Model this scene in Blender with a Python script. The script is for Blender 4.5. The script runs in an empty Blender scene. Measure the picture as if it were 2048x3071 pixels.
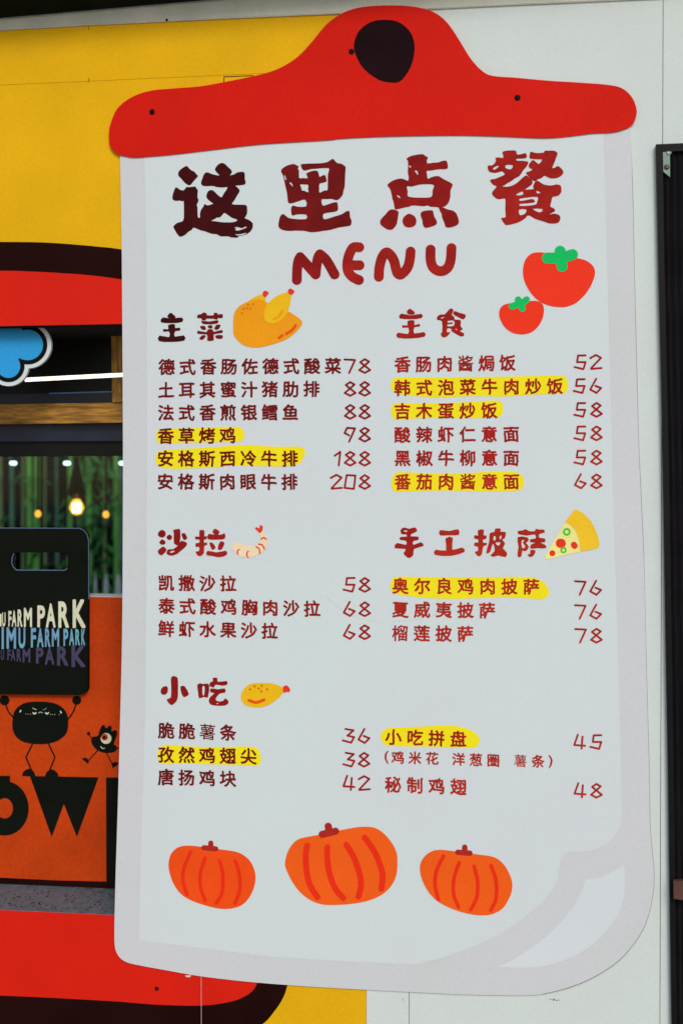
import bpy, math, random
import numpy as np
from mathutils import Vector, Matrix
from mathutils.geometry import tessellate_polygon
random.seed(7); rng = np.random.RandomState(7)
SC = bpy.context.scene; COL = SC.collection
R = math.radians

# ------------------------------------------------------------------ camera
W0, H0, LENS = 2048.0, 3071.0, 50.0
FPX = H0 * LENS / 36.0
EYE = Vector((0.0, -3.92, 1.62))
YAW, PITCH = 8.5, -0.8
cd = bpy.data.cameras.new('camera'); cam = bpy.data.objects.new('camera', cd); COL.objects.link(cam)
cam.location = EYE
cam.rotation_euler = (R(90 + PITCH), 0, R(YAW))
cd.sensor_fit = 'VERTICAL'; cd.sensor_height = 36.0; cd.sensor_width = 24.0; cd.lens = LENS
cd.clip_start = 0.05; cd.clip_end = 500
cd.dof.use_dof = True; cd.dof.focus_distance = 3.95; cd.dof.aperture_fstop = 2.4
SC.camera = cam
GZ = -.32                            # ground level
RM = cam.rotation_euler.to_matrix()

# ------------------------------------------------------------------ sky, sun, exposure
SUN_EL, SUN_AZ = 32.0, 18.0          # sun behind the photographer, a little to the right
world = bpy.data.worlds.new('World'); SC.world = world; world.use_nodes = True
nt = world.node_tree; nt.nodes.clear()
sky = nt.nodes.new('ShaderNodeTexSky'); sky.sky_type = 'NISHITA'; sky.sun_disc = False
sky.sun_elevation = R(SUN_EL); sky.sun_rotation = R(180 - SUN_AZ)
sky.air_density = 1.0; sky.dust_density = 1.5; sky.ozone_density = 1.0
bg = nt.nodes.new('ShaderNodeBackground'); bg.inputs['Strength'].default_value = 0.085
wo = nt.nodes.new('ShaderNodeOutputWorld')
nt.links.new(sky.outputs[0], bg.inputs[0]); nt.links.new(bg.outputs[0], wo.inputs[0])
sl = bpy.data.lights.new('sun', 'SUN'); sl.energy = 1.05; sl.angle = R(20); sl.color = (1.0, 0.965, 0.92)
sun = bpy.data.objects.new('sun', sl); COL.objects.link(sun)
sun.rotation_euler = (R(90 - SUN_EL), 0, R(SUN_AZ)); sun.location = (1, -6, 6)
SC.view_settings.view_transform = 'Standard'; SC.view_settings.look = 'None'
SC.view_settings.exposure = 0.38; SC.view_settings.gamma = 1.0

# ------------------------------------------------------------------ helpers
def ray(px, py):
    return RM @ Vector(((px - W0 / 2) / FPX, -(py - H0 / 2) / FPX, -1.0))
def at(px, py, d=0.0):
    """the point of the upright plane standing d metres in front of the wall that lies on this line of sight"""
    r = ray(px, py); t = (-d - EYE.y) / r.y
    return EYE + r * t
def srgb(r, g, b):
    return tuple(((c / 255) / 12.92 if c <= 10 else (((c / 255) + .055) / 1.055) ** 2.4) for c in (r, g, b))

def material(name, col, rough=.55, spec=.3, var=.06, scale=9.0, fine=0.05, bump=.0, emit=None, metal=0.0, grain=140.0, var_col=None, stretch=None):
    m = bpy.data.materials.new(name); m.use_nodes = True
    t = m.node_tree; b = t.nodes['Principled BSDF']
    b.inputs['Roughness'].default_value = rough; b.inputs['Specular IOR Level'].default_value = spec
    b.inputs['Metallic'].default_value = metal
    if emit:
        b.inputs['Emission Color'].default_value = (*emit[0], 1); b.inputs['Emission Strength'].default_value = emit[1]
    tc = t.nodes.new('ShaderNodeTexCoord'); src = tc.outputs['Object']
    if stretch:
        mp = t.nodes.new('ShaderNodeMapping'); mp.inputs['Scale'].default_value = stretch
        t.links.new(src, mp.inputs[0]); src = mp.outputs[0]
    n1 = t.nodes.new('ShaderNodeTexNoise'); n1.inputs['Scale'].default_value = scale; n1.inputs['Detail'].default_value = 5
    n2 = t.nodes.new('ShaderNodeTexNoise'); n2.inputs['Scale'].default_value = grain; n2.inputs['Detail'].default_value = 3
    t.links.new(src, n1.inputs['Vector']); t.links.new(src, n2.inputs['Vector'])
    r1 = t.nodes.new('ShaderNodeMapRange'); r1.inputs[1].default_value = .3; r1.inputs[2].default_value = .7
    t.links.new(n1.outputs[0], r1.inputs[0])
    mx = t.nodes.new('ShaderNodeMix'); mx.data_type = 'RGBA'
    lo = tuple(max(0, c * (1 - var)) for c in col) if var_col is None else var_col
    hi = tuple(min(1, c * (1 + var)) for c in col)
    mx.inputs[6].default_value = (*lo, 1); mx.inputs[7].default_value = (*hi, 1)
    t.links.new(r1.outputs[0], mx.inputs[0])
    r2 = t.nodes.new('ShaderNodeMapRange'); r2.inputs[1].default_value = .25; r2.inputs[2].default_value = .75
    r2.inputs[3].default_value = 1 - fine; r2.inputs[4].default_value = 1 + fine
    t.links.new(n2.outputs[0], r2.inputs[0])
    mu = t.nodes.new('ShaderNodeMix'); mu.data_type = 'RGBA'; mu.blend_type = 'MULTIPLY'; mu.inputs[0].default_value = 1
    t.links.new(mx.outputs[2], mu.inputs[6])
    cb = t.nodes.new('ShaderNodeCombineColor')
    for i in range(3): t.links.new(r2.outputs[0], cb.inputs[i])
    t.links.new(cb.outputs[0], mu.inputs[7]); t.links.new(mu.outputs[2], b.inputs['Base Color'])
    if bump:
        bp = t.nodes.new('ShaderNodeBump'); bp.inputs['Strength'].default_value = bump; bp.inputs['Distance'].default_value = .002
        t.links.new(n2.outputs[0], bp.inputs['Height']); t.links.new(bp.outputs[0], b.inputs['Normal'])
    return m

def tag(o, label=None, cat=None, group=None, kind=None):
    if label: o['label'] = label
    if cat: o['category'] = cat
    if group: o['group'] = group
    if kind: o['kind'] = kind
    return o
def empty(name, loc, label=None, cat=None, group=None, kind=None):
    o = bpy.data.objects.new(name, None); o.empty_display_size = .05
    COL.objects.link(o); o.location = loc
    return tag(o, label, cat, group, kind)
def origin_of(p):
    v = Vector((0, 0, 0))
    while p is not None: v += p.location; p = p.parent
    return v
def mesh_obj(name, verts, faces, mat, parent=None, smooth=False, mats=None, midx=None):
    vs = [Vector(v) for v in verts]
    lo = Vector([min(v[i] for v in vs) for i in range(3)]); hi = Vector([max(v[i] for v in vs) for i in range(3)])
    c = (lo + hi) / 2
    me = bpy.data.meshes.new(name); me.from_pydata([v - c for v in vs], [], faces); me.update()
    for m in (mats or [mat]): me.materials.append(m)
    if midx: me.polygons.foreach_set('material_index', midx)
    if smooth: me.polygons.foreach_set('use_smooth', [True] * len(me.polygons))
    o = bpy.data.objects.new(name, me); COL.objects.link(o)
    o.location = c - origin_of(parent); o.parent = parent
    return o
def sm(pts, k=4, closed=True):
    """smooth curve through the points"""
    n = len(pts); out = []
    for i in range(n if closed else n - 1):
        g = (lambda j: pts[j % n]) if closed else (lambda j: pts[min(max(j, 0), n - 1)])
        a, b, c, d = g(i - 1), g(i), g(i + 1), g(i + 2)
        for s in range(k):
            t = s / k
            out.append(tuple(.5 * (2 * b[q] + (c[q] - a[q]) * t + (2 * a[q] - 5 * b[q] + 4 * c[q] - d[q]) * t * t + (3 * b[q] - a[q] - 3 * c[q] + d[q]) * t ** 3) for q in (0, 1)))
    if not closed: out.append(tuple(pts[-1]))
    return out
def sp(pts, ox, oy, s):
    return [(ox + x / s, oy + y / s) for x, y in pts]
def flat(name, groups, d, mat, parent=None, thick=0.0, rev=0.0):
    """cut-out sheets: groups = list of [outer, hole, ...] outlines on the plane d; thick > 0 gives the sheet its edges"""
    V, F = [], []
    for g in groups:
        ls = [[at(x, y, d) for x, y in l] for l in g]
        ps = [[Vector((p.x, p.z, 0)) for p in l] for l in ls]
        tris = tessellate_polygon(ps); base = len(V); allv = [p for l in ls for p in l]
        V += allv
        for t in tris:
            a, b, c = (allv[i] for i in t)
            nrm = (b - a).cross(c - a)
            F.append(tuple(base + i for i in (t if nrm.y < 0 else t[::-1])))
        if thick:
            b2 = len(V); V += [p + Vector((0, thick, 0)) for p in allv]
            k = 0
            for l in ls:
                n = len(l)
                area = sum(l[i].x * l[(i + 1) % n].z - l[(i + 1) % n].x * l[i].z for i in range(n))
                ccw = (area > 0) == (l is ls[0])
                for i in range(n):
                    i0, i1 = base + k + i, base + k + (i + 1) % n
                    j0, j1 = b2 + k + i, b2 + k + (i + 1) % n
                    F.append((i0, j0, j1, i1) if ccw else (i1, j1, j0, i0))
                k += n
            for t in tris:
                a, b, c = (allv[i] for i in t)
                nrm = (b - a).cross(c - a)
                F.append(tuple(b2 + i for i in (t if nrm.y > 0 else t[::-1])))
    return mesh_obj(name, V, F, mat, parent)
def box(name, lo, hi, mat, parent=None, bev=0.0):
    x0, y0, z0 = lo; x1, y1, z1 = hi
    v = [(x0, y0, z0), (x1, y0, z0), (x1, y1, z0), (x0, y1, z0), (x0, y0, z1), (x1, y0, z1), (x1, y1, z1), (x0, y1, z1)]
    f = [(0, 3, 2, 1), (4, 5, 6, 7), (0, 1, 5, 4), (1, 2, 6, 5), (2, 3, 7, 6), (3, 0, 4, 7)]
    o = mesh_obj(name, v, f, mat, parent)
    if bev:
        b = o.modifiers.new('bevel', 'BEVEL'); b.width = bev; b.segments = 2
    return o
def tube(name, pts, rad, mat, parent=None, n=12, caps=True, smooth=True):
    V, F = [], []; m = len(pts); rads = rad if isinstance(rad, (list, tuple)) else [rad] * m
    ps = [Vector(p) for p in pts]
    up = None
    for i, p in enumerate(ps):
        tg = (ps[min(i + 1, m - 1)] - ps[max(i - 1, 0)]).normalized()
        if up is None: up = tg.orthogonal().normalized()
        up = (up - tg * up.dot(tg)).normalized(); sd = tg.cross(up)
        for k in range(n):
            a = 2 * math.pi * k / n; V.append(p + (up * math.cos(a) + sd * math.sin(a)) * rads[i])
    for i in range(m - 1):
        for k in range(n):
            k2 = (k + 1) % n; F.append((i * n + k, i * n + k2, (i + 1) * n + k2, (i + 1) * n + k))
    if caps: F += [tuple(range(n))[::-1], tuple(range((m - 1) * n, m * n))]
    return mesh_obj(name, V, F, mat, parent, smooth=smooth)
def lathe(name, prof, base, axis, mat, parent=None, n=16):
    """profile (radius, height) turned round an axis through base"""
    ax = Vector(axis).normalized(); up = ax.orthogonal().normalized(); sd = ax.cross(up); V, F = [], []
    for r, h in prof:
        for k in range(n):
            a = 2 * math.pi * k / n
            V.append(Vector(base) + ax * h + (up * math.cos(a) + sd * math.sin(a)) * max(r, 1e-5))
    for i in range(len(prof) - 1):
        for k in range(n):
            k2 = (k + 1) % n; F.append((i * n + k, i * n + k2, (i + 1) * n + k2, (i + 1) * n + k))
    return mesh_obj(name, V, F, mat, parent, smooth=True)

# ---- inked shapes from distance fields: strokes of a round pen and printed characters
def seg_dist(X, Y, A, B):
    D = np.full(X.shape, 1e9)
    for (ax, ay), (bx, by) in zip(A, B):
        dx, dy = bx - ax, by - ay; L = dx * dx + dy * dy
        t = np.clip(((X - ax) * dx + (Y - ay) * dy) / L, 0, 1) if L > 1e-12 else 0
        D = np.minimum(D, (X - ax - t * dx) ** 2 + (Y - ay - t * dy) ** 2)
    return np.sqrt(D)
def contour(F, x0, y0, h, V, P):
    """polygons where F < 0, full cells joined along each row"""
    ny, nx = F.shape; ins = F < 0
    cache = {}
    def vid(k, x, y):
        if k not in cache: cache[k] = len(V); V.append((x0 + x * h, y0 + y * h))
        return cache[k]
    for j in range(ny - 1):
        run = None
        s4 = ins[j, :-1].astype(int) + ins[j, 1:] + ins[j + 1, :-1] + ins[j + 1, 1:]
        for i in list(range(nx - 1)) + [nx - 1]:
            full = i < nx - 1 and s4[i] == 4
            if full:
                if run is None: run = i
                continue
            if run is not None:
                P.append([vid(('c', run, j), run, j), vid(('c', i, j), i, j), vid(('c', i, j + 1), i, j + 1), vid(('c', run, j + 1), run, j + 1)]); run = None
            if i == nx - 1 or s4[i] == 0: continue
            cs = [(i, j), (i + 1, j), (i + 1, j + 1), (i, j + 1)]; poly = []
            for q in range(4):
                a, b = cs[q], cs[(q + 1) % 4]; fa, fb = F[a[1], a[0]], F[b[1], b[0]]
                if fa < 0: poly.append(vid(('c',) + a, *a))
                if (fa < 0) != (fb < 0):
                    t = fa / (fa - fb); kk = ('e',) + tuple(sorted((a, b)))
                    poly.append(vid(kk, a[0] + (b[0] - a[0]) * t, a[1] + (b[1] - a[1]) * t))
            if len(poly) > 2: P.append(poly)
def ink_obj(name, V, P, d, mat, parent):
    vs = [at(x, y, d) for x, y in V]
    fs = []
    for p in P:
        a, b, c = vs[p[0]], vs[p[1]], vs[p[2]]
        fs.append(tuple(p) if (b - a).cross(c - a).y < 0 else tuple(p[::-1]))
    return mesh_obj(name, vs, fs, mat, parent)
def strokes(name, lines, r, d, mat, parent=None, h=None, smooth=True, blobs=(), grow=0.0, V=None, P=None):
    lines = [sm(l, 5, False) if (smooth and len(l) > 2) else l for l in lines]
    rs = r if isinstance(r, (list, tuple)) else [r] * len(lines)
    allp = [(p, rr) for l, rr in zip(lines, rs) for p in l] + [((x, y), rr) for x, y, rr in blobs]
    x0 = min(p[0] - rr for p, rr in allp) - grow - 1; x1 = max(p[0] + rr for p, rr in allp) + grow + 1
    y0 = min(p[1] - rr for p, rr in allp) - grow - 1; y1 = max(p[1] + rr for p, rr in allp) + grow + 1
    h = h or max(.7, max(x1 - x0, y1 - y0) / 70)
    X, Y = np.meshgrid(np.arange(x0 - h, x1 + 2 * h, h), np.arange(y0 - h, y1 + 2 * h, h))
    F = np.full(X.shape, 1e9)
    for l, rr in zip(lines, rs): F = np.minimum(F, seg_dist(X, Y, l[:-1], l[1:]) - rr)
    for bx, by, br in blobs: F = np.minimum(F, np.hypot(X - bx, Y - by) - br)
    F = F - grow
    own = V is None
    if own: V, P = [], []
    V2, P2 = [], []
    contour(F, x0 - h, y0 - h, h, V2, P2)
    b = len(V); V += V2; P += [[i + b for i in p] for p in P2]
    if own: return ink_obj(name, V, P, d, mat, parent)
_fc = bpy.data.curves.new('type', 'FONT'); _fo = bpy.data.objects.new('type', _fc); COL.objects.link(_fo)
_fc.resolution_u = 3
_glyphs = {}
def glyph(ch):
    if ch in _glyphs: return _glyphs[ch]
    _fc.body = ch; dg = bpy.context.evaluated_depsgraph_get(); dg.update()
    me = _fo.evaluated_get(dg).to_mesh()
    v = np.array([(p.co.x, p.co.y) for p in me.vertices]); me.calc_loop_triangles()
    tr = np.array([t.vertices[:] for t in me.loop_triangles])
    cnt = {}
    for t in tr:
        for a, b in ((t[0], t[1]), (t[1], t[2]), (t[2], t[0])):
            k = (min(a, b), max(a, b)); cnt[k] = cnt.get(k, 0) + 1
    ed = np.array([k for k, c in cnt.items() if c == 1])
    _glyphs[ch] = (v, tr, ed); return _glyphs[ch]
def char_field(ch, X, Y):
    """signed distance in glyph units, X right, Y up"""
    v, tr, ed = glyph(ch)
    ax, ay = v[ed[:, 0], 0], v[ed[:, 0], 1]; bx, by = v[ed[:, 1], 0], v[ed[:, 1], 1]
    Xf, Yf = X.ravel()[:, None], Y.ravel()[:, None]
    dx, dy = bx - ax, by - ay; L = dx * dx + dy * dy + 1e-12
    t = np.clip(((Xf - ax) * dx + (Yf - ay) * dy) / L, 0, 1)
    D = np.sqrt(((Xf - ax - t * dx) ** 2 + (Yf - ay - t * dy) ** 2).min(1))
    A, B, C = v[tr[:, 0]], v[tr[:, 1]], v[tr[:, 2]]
    def sd(P, Q): return (Xf - Q[:, 0]) * (P[:, 1] - Q[:, 1]) - (P[:, 0] - Q[:, 0]) * (Yf - Q[:, 1])
    s1, s2, s3 = sd(A, B), sd(B, C), sd(C, A)
    ins = (((s1 >= 0) & (s2 >= 0) & (s3 >= 0)) | ((s1 <= 0) & (s2 <= 0) & (s3 <= 0))).any(1)
    return np.where(ins, -D, D).reshape(X.shape)
def char_poly(ch, cx, cy, size, V, P, bold=.011, slope=0.0, jit=1.0, step=1.0, condense=1.0):
    """one printed character centred at cx, cy (source pixels)"""
    v = glyph(ch)[0]; gx = (v[:, 0].min() + v[:, 0].max()) / 2; gy = (v[:, 1].min() + v[:, 1].max()) / 2
    if ch not in '()': gx = .495 if jit else gx; gy = .38 if jit else gy
    if len(glyph(ch)[2]) > 260 or ch in '薯榴酱': bold *= .25 if ch == '薯' else .6                 # crowded characters keep their counters
    hs = size * .58; N = int(2 * hs / step) + 1
    X, Y = np.meshgrid(np.linspace(-hs, hs, N), np.linspace(-hs, hs, N))
    rot = R(random.uniform(-1.3, 1.3) * jit); sh = random.uniform(-.03, .03) * jit + slope
    U = X / size / condense; Wv = -(Y - sh * X) / size
    U2 = U * math.cos(rot) - Wv * math.sin(rot); W2 = U * math.sin(rot) + Wv * math.cos(rot)
    if jit:                                        # hand-cut wobble
        p1, p2, p3, p4 = (random.uniform(0, 6.28) for _ in range(4))
        U2 = U2 + .009 * np.sin(9 * W2 + p1) + .006 * np.sin(17 * W2 + p3); W2 = W2 + .010 * np.sin(8 * U2 + p2) + .006 * np.sin(15 * U2 + p4)
    F = char_field(ch, U2 + gx, W2 + gy) - bold
    h = 2 * hs / (N - 1); V2, P2 = [], []
    contour(F * size, cx - hs, cy - hs, h, V2, P2)
    b = len(V); V += V2; P += [[i + b for i in p] for p in P2]
def line_obj(name, text, x0, y0, x1, y1, size, d, mat, parent, bold=.011, jit=1.0):
    V, P = [], []; n = len(text)
    for i, ch in enumerate(text):
        if ch == ' ': continue
        t = i / max(1, n - 1)
        char_poly(ch, x0 + (x1 - x0) * t, y0 + (y1 - y0) * t, size, V, P, bold, (y1 - y0) / max(1, x1 - x0), jit)
    return ink_obj(name, V, P, d, mat, parent)

# ------------------------------------------------------------------ materials
M = {}
M['yellow'] = material('yellow_paint', (.84, .465, .005), .6, .08, .07, 3.5, .06, .1)
M['white'] = material('white_paint', (.68, .765, .73), .6, .15, .025, 2.5, .035, .08, var_col=(.67, .725, .70))
M['backing'] = material('dark_backing', (.012, .012, .012), .9, .1)
M['red'] = material('red_paint', (.74, .014, .004), .6, .12, .06, 4, .06, .05)
M['clip_red'] = material('clip_red_paint', (.70, .0105, .003), .6, .09, .08, 3, .07, .06)
M['black'] = material('black_paint', (.005, .005, .004), .7, .04, .3, 6, .1)
M['brownblack'] = material('brown_black_paint', (.016, .0035, .003), .7, .04, .25, 5, .1)
M['page'] = material('white_vinyl_page', (.675, .775, .765), .5, .2, .02, 1.8, .028, .04, var_col=(.705, .745, .785))
M['border'] = material('grey_vinyl_border', (.67, .68, .72), .5, .2, .02, 2.5, .03, .04, var_col=(.64, .675, .675))
M['edge'] = material('board_edge_shadow', (.22, .18, .25), .6, .2)
M['screw'] = material('black_screw', (.004, .004, .004), .6, .1)
inks = [(.056, .004, .005), (.175, .008, .008), (.28, .011, .010), (.37, .016, .012), (.45, .026, .014)]  # maroon-to-red steps put the glare across the lettering into the ink colour
for i, c in enumerate(inks): M['ink%d' % i] = material('ink_glare_tone_%s' % 'abcde'[i], c, .65, .06, .22, 16, .22, grain=260)
M['hl'] = material('yellow_highlighter', srgb(255, 236, 28), .6, .12, .03, 12, .04)
M['p_or'] = material('pumpkin_orange', srgb(252, 98, 22), .6, .12, .06, 7, .05)
M['p_or2'] = material('pumpkin_deep_orange', srgb(250, 82, 18), .6, .12, .06, 7, .05)
M['p_rib'] = material('pumpkin_rib_red', srgb(243, 48, 18), .6, .12, .05, 9, .05)
M['p_stem'] = material('pumpkin_stem_red', srgb(178, 40, 30), .6, .12, .08, 20, .1)
M['tomato'] = material('tomato_red', srgb(250, 56, 28), .6, .12, .03, 9, .04)
M['green'] = material('calyx_green', srgb(12, 198, 98), .6, .12, .06, 14, .06)
M['ch_or'] = material('chicken_orange', srgb(248, 162, 18), .6, .12, .04, 10, .05)
M['ch_ye'] = material('leg_yellow', srgb(246, 194, 22), .6, .12, .03, 12, .04)
M['ch_sp'] = material('roast_spot', srgb(222, 108, 24), .6, .12)
M['ch_hi'] = material('roast_mark', srgb(238, 90, 16), .6, .12)
M['tip'] = material('bone_tip_red', srgb(240, 58, 32), .6, .12)
M['shrimp'] = material('shrimp_cream', srgb(247, 226, 188), .6, .12)
M['cheese'] = material('cheese_yellow', srgb(250, 240, 152), .6, .12)
M['crust'] = material('crust_yellow', srgb(255, 204, 44), .6, .12)
M['ring'] = material('pepper_green', srgb(62, 206, 52), .6, .12)
M['orange'] = material('orange_panel', (.60, .056, .003), .6, .12, .16, 4, .12, grain=90)
M['board_black'] = material('matt_black_board', (.006, .008, .005), .7, .05, .2)
M['cream'] = material('cream_lettering', srgb(225, 225, 195), .5, .3, .08, 20)
M['teal'] = material('teal_lettering', srgb(104, 172, 184), .4, .4, .2, 12, var_col=srgb(115, 145, 195))
M['purple'] = material('purple_lettering', srgb(70, 63, 98), .5, .3, .15, 10)
M['rim'] = material('polished_board_edge', srgb(95, 115, 150), .3, .5, .1)
M['granite'] = material('grey_granite', (.13, .185, .20), .5, .2, .3, 30, .25, .1, grain=300, var_col=(.11, .145, .18))
M['wood'] = material('brown_timber', (.55, .26, .035), .5, .3, .3, 8, .3, .2, grain=30, var_col=(.17, .085, .020), stretch=(1.2, 1.2, 9))
M['wood_v'] = material('brown_timber_upright', (.55, .27, .04), .5, .3, .3, 8, .3, .2, grain=30, var_col=(.14, .07, .016), stretch=(9, 9, 1.2))
M['dark_panel'] = material('dark_fascia', (.005, .006, .005), .4, .2, .3)
M['navy'] = material('navy_metal_and_reflection', (.018, .022, .045), .35, .3, .2)
M['bluebright'] = material('blue_reflection', (.05, .22, .55), .3, .5, .2)
M['blue'] = material('sky_blue_face', srgb(38, 160, 228), .5, .3, .04, 6, .08)
M['tube'] = material('lit_tube_reflection', (1, .95, .8), .4, .3, emit=((1, .93, .70), 1.15))  # glow put in for the tube's reflection in the glass
M['warm'] = material('lit_warm_bulb', (1, .6, .2), .4, .3, emit=((1, .40, .03), 1.3))
M['hot'] = material('lit_filament', (1, .8, .4), .4, .3, emit=((1, .72, .30), 14))
M['cool'] = material('lit_cool_lamp', (.8, .95, 1), .4, .3, emit=((.62, .92, 1), 2.2))
M['metal'] = material('galvanised_steel', (.16, .26, .21), .4, .4, .15, metal=.3)
M['door'] = material('black_door_metal', (.005, .005, .005), .5, .15, .3)
M['slat'] = material('charcoal_fabric', (.012, .011, .013), .8, .05, .3, stretch=(6, 6, 1))
M['handle'] = material('brown_handle', (.10, .04, .03), .35, .5, .2)
M['dark_room'] = material('dark_room_paint', (.02, .02, .022), .8, .2)
M['ground'] = material('concrete_paving', (.30, .30, .28), .8, .2, .15, 3, .1)
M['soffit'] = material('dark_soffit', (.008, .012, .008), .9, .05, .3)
M['trim'] = material('off_white_flashing', (.62, .62, .52), .5, .3, .12, 6, .05)
M['rust'] = material('rust', (.30, .12, .03), .8, .1)
for nm, c in (('bamboo', (.11, .36, .05)), ('bamboo2', (.10, .15, .05)), ('bamboo3', (.04, .13, .08))):
    M[nm] = material(nm + '_skin', c, .4, .4, .25, 3, .1)
M['leaf'] = material('bamboo_leaf', (.035, .15, .035), .6, .1, .5, 2)
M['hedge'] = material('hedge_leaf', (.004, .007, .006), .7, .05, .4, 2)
g = bpy.data.materials.new('window_glass'); g.use_nodes = True; t = g.node_tree; t.nodes.clear()
go = t.nodes.new('ShaderNodeOutputMaterial'); gt = t.nodes.new('ShaderNodeBsdfTransparent'); gt.inputs[0].default_value = (.90, .96, .94, 1)
gg = t.nodes.new('ShaderNodeBsdfGlossy'); gg.inputs['Roughness'].default_value = .03; fr = t.nodes.new('ShaderNodeFresnel'); fr.inputs[0].default_value = 1.3
gm = t.nodes.new('ShaderNodeMixShader')
t.links.new(fr.outputs[0], gm.inputs[0]); t.links.new(gt.outputs[0], gm.inputs[1]); t.links.new(gg.outputs[0], gm.inputs[2]); t.links.new(gm.outputs[0], go.inputs[0])
M['glass'] = g

# ------------------------------------------------------------------ setting: ground, wall of panels, eave
gr = mesh_obj('ground', [(-200, -200, GZ), (200, -200, GZ), (200, 200, GZ), (-200, 200, GZ)], [(0, 1, 2, 3)], M['ground']); tag(gr, kind='structure')
wall = empty('wall', (0, 0, 0), kind='structure')
XL, XR = at(0, 1535).x - 2.2, at(2048, 1535).x + 1.6
ZT = 3.04
def px_x(px): return at(px, 1535, 0).x
# backing with the service opening cut out of it (opening: left of frame to behind the menu board)
OL, OR = at(-360, 1500).x, at(560, 1500).x
OT, OB = at(200, 974.5).z, at(200, 2738).z
def wall_rect(name, x0, x1, z0, z1, mat, y0=-.003, y1=0.0, par=wall): return box(name, (x0, y0, z0), (x1, y1, z1), mat, par)
for a in ((XL, OL, GZ, ZT), (OR, XR, GZ, ZT), (OL, OR, GZ, OB), (OL, OR, OT, ZT)):
    box('backing_board', (a[0], 0.004, a[2]), (a[1], .06, a[3]), M['backing'], wall)
G = .0008                                                   # half a joint
s244 = at(300, 243).z; x267 = at(267, 160).x; x604 = at(604, 3000).x; x1100 = at(1099, 3000).x
x1227 = at(1227, 3020).x; x1986 = at(1986, 300).x
for (a, b, c, d_, m) in (
    (XL, x1100 - G, s244 + G * .6, ZT, 'yellow'),
    (XL, x1100 - G, OT, s244 - G * .6, 'yellow'), (x604 + G, x1100 - G, GZ, OT - G * .5, 'yellow'),
    (XL, OL, GZ, OT, 'yellow'), (OR, x604 - G, GZ, OT, 'yellow'), (OL, OR, GZ, OB, 'yellow'),
    (x1100 + G * .3, x1227 - G, GZ, ZT, 'white'), (x1227 + G, x1986 - G, GZ, ZT, 'white'), (x1986 + G, XR, GZ, ZT, 'white')):
    if b - a > .01:
        o = wall_rect('wall_panel', a, b, c, d_, M[m])
# dark notch between two yellow panels above the clip
fl = flat('panel_gap', [[[(671, 246), (671, 229.2), (760, 225.5), (760, 228), (673.2, 231.6), (673.2, 246)]]], .0034, M['black'], wall)
flat('panel_gap', [[[(265.6, 79), (267.4, 79), (267.6, 88), (265.8, 88)]]], .0034, M['black'], wall)
flat('panel_gap', [[[(266.6, 234), (268.6, 234), (268.6, 245), (266.6, 245)]]], .0034, M['black'], wall)
# painted surround of the opening: black outline, red band
blk = sm([(-700, 740), (-200, 727), (0, 725.5), (128, 727), (217, 732.7), (293.5, 739.6), (365, 748), (520, 778), (680, 850), (800, 1000), (850, 1250), (868, 1900), (872, 2600), (873, 2800), (869, 2900), (862, 2954), (848, 2995), (823, 3033), (788, 3071), (720, 3104), (606, 3116), (319, 3103), (0, 3090), (-700, 3070)], 5)
red = sm([(-620, 818), (-200, 813), (0, 812), (92, 814), (179, 818.7), (265, 825), (367.5, 838.6), (500, 868), (640, 940), (730, 1080), (770, 1300), (782, 1900), (783, 2700), (783, 2860), (780, 2920), (773, 2945), (759, 2970), (733, 2988.8), (689, 3004.7), (606, 3015.6), (472, 3013), (319, 3001.5), (0, 2985.6), (-620, 2965)], 5)
hx = [(OL, OT), (OR, OT), (OR, OB), (OL, OB)]
def proj(p, d=0):
    q = RM.transposed() @ (p - EYE); return (W0 / 2 + FPX * q.x / -q.z, H0 / 2 - FPX * q.y / -q.z)
hole_r = [proj(Vector((x, 0, z))) for x, z in ((OL, OT), (OR, OT), (OR, OB), (OL, OB))]
flat('painted_outline', [[blk, red]], .0036, M['brownblack'], wall)
flat('painted_band', [[red, hole_r]], .0040, M['red'], wall)
# pale open joint running down through the red and black paint
flat('panel_joint', [[[(603.0, 2915), (604.6, 2915), (605.6, 3200), (604.0, 3200)]]], .0044, material('pale_joint', (.55, .38, .36), .6, .2), wall)
# reveal of the opening
box('opening_reveal', (OR, .0605, OB), (OR + .03, .45, OT), M['dark_room'], wall)
box('opening_reveal', (OL, .0605, OT), (OR, .45, OT + .03), M['dark_room'], wall)
flat('fixing_hole', [[sp(sm([(731, 1036), (742, 1034), (748, 1042), (744, 1052), (735, 1053), (729, 1045)]), 0, 2300, 1.568)]], .0046, M['black'], wall)
lathe('screw', [(.0, .0035), (.0035, .003), (.0045, 0), (.005, 0)], at(793, 2968, .0038), (0, -1, 0), M['brownblack'], wall)
for (x, y, s) in ((1660, 2998, 5), (1650, 2997, 3), (1668, 3000, 3.5), (1676, 3000, 2.2), (1207.5, 2996, 2.5), (1208.3, 3001, 1.5)):
    a = random.uniform(0, 6)
    flat('rust_mark', [[[(x + s * math.cos(a + k) * random.uniform(.5, 1.3), y + s * .6 * math.sin(a + k)) for k in np.linspace(0, 6.28, 8)[:-1]]]], .0036, M['rust'], wall)
flat('paint_chip', [[[(555, 2926), (570, 2925), (575, 2926), (568, 2931), (560, 2930)]]], .0046, M['white'], wall)
for (x, y) in ((1960, 2771), (1979, 2771.5), (1955, 2991)):
    flat('scuff', [[[(x, y), (x + 6, y - .6), (x + 6, y + .5), (x, y + 1)]]], .0036, M['border'], wall)

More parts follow.
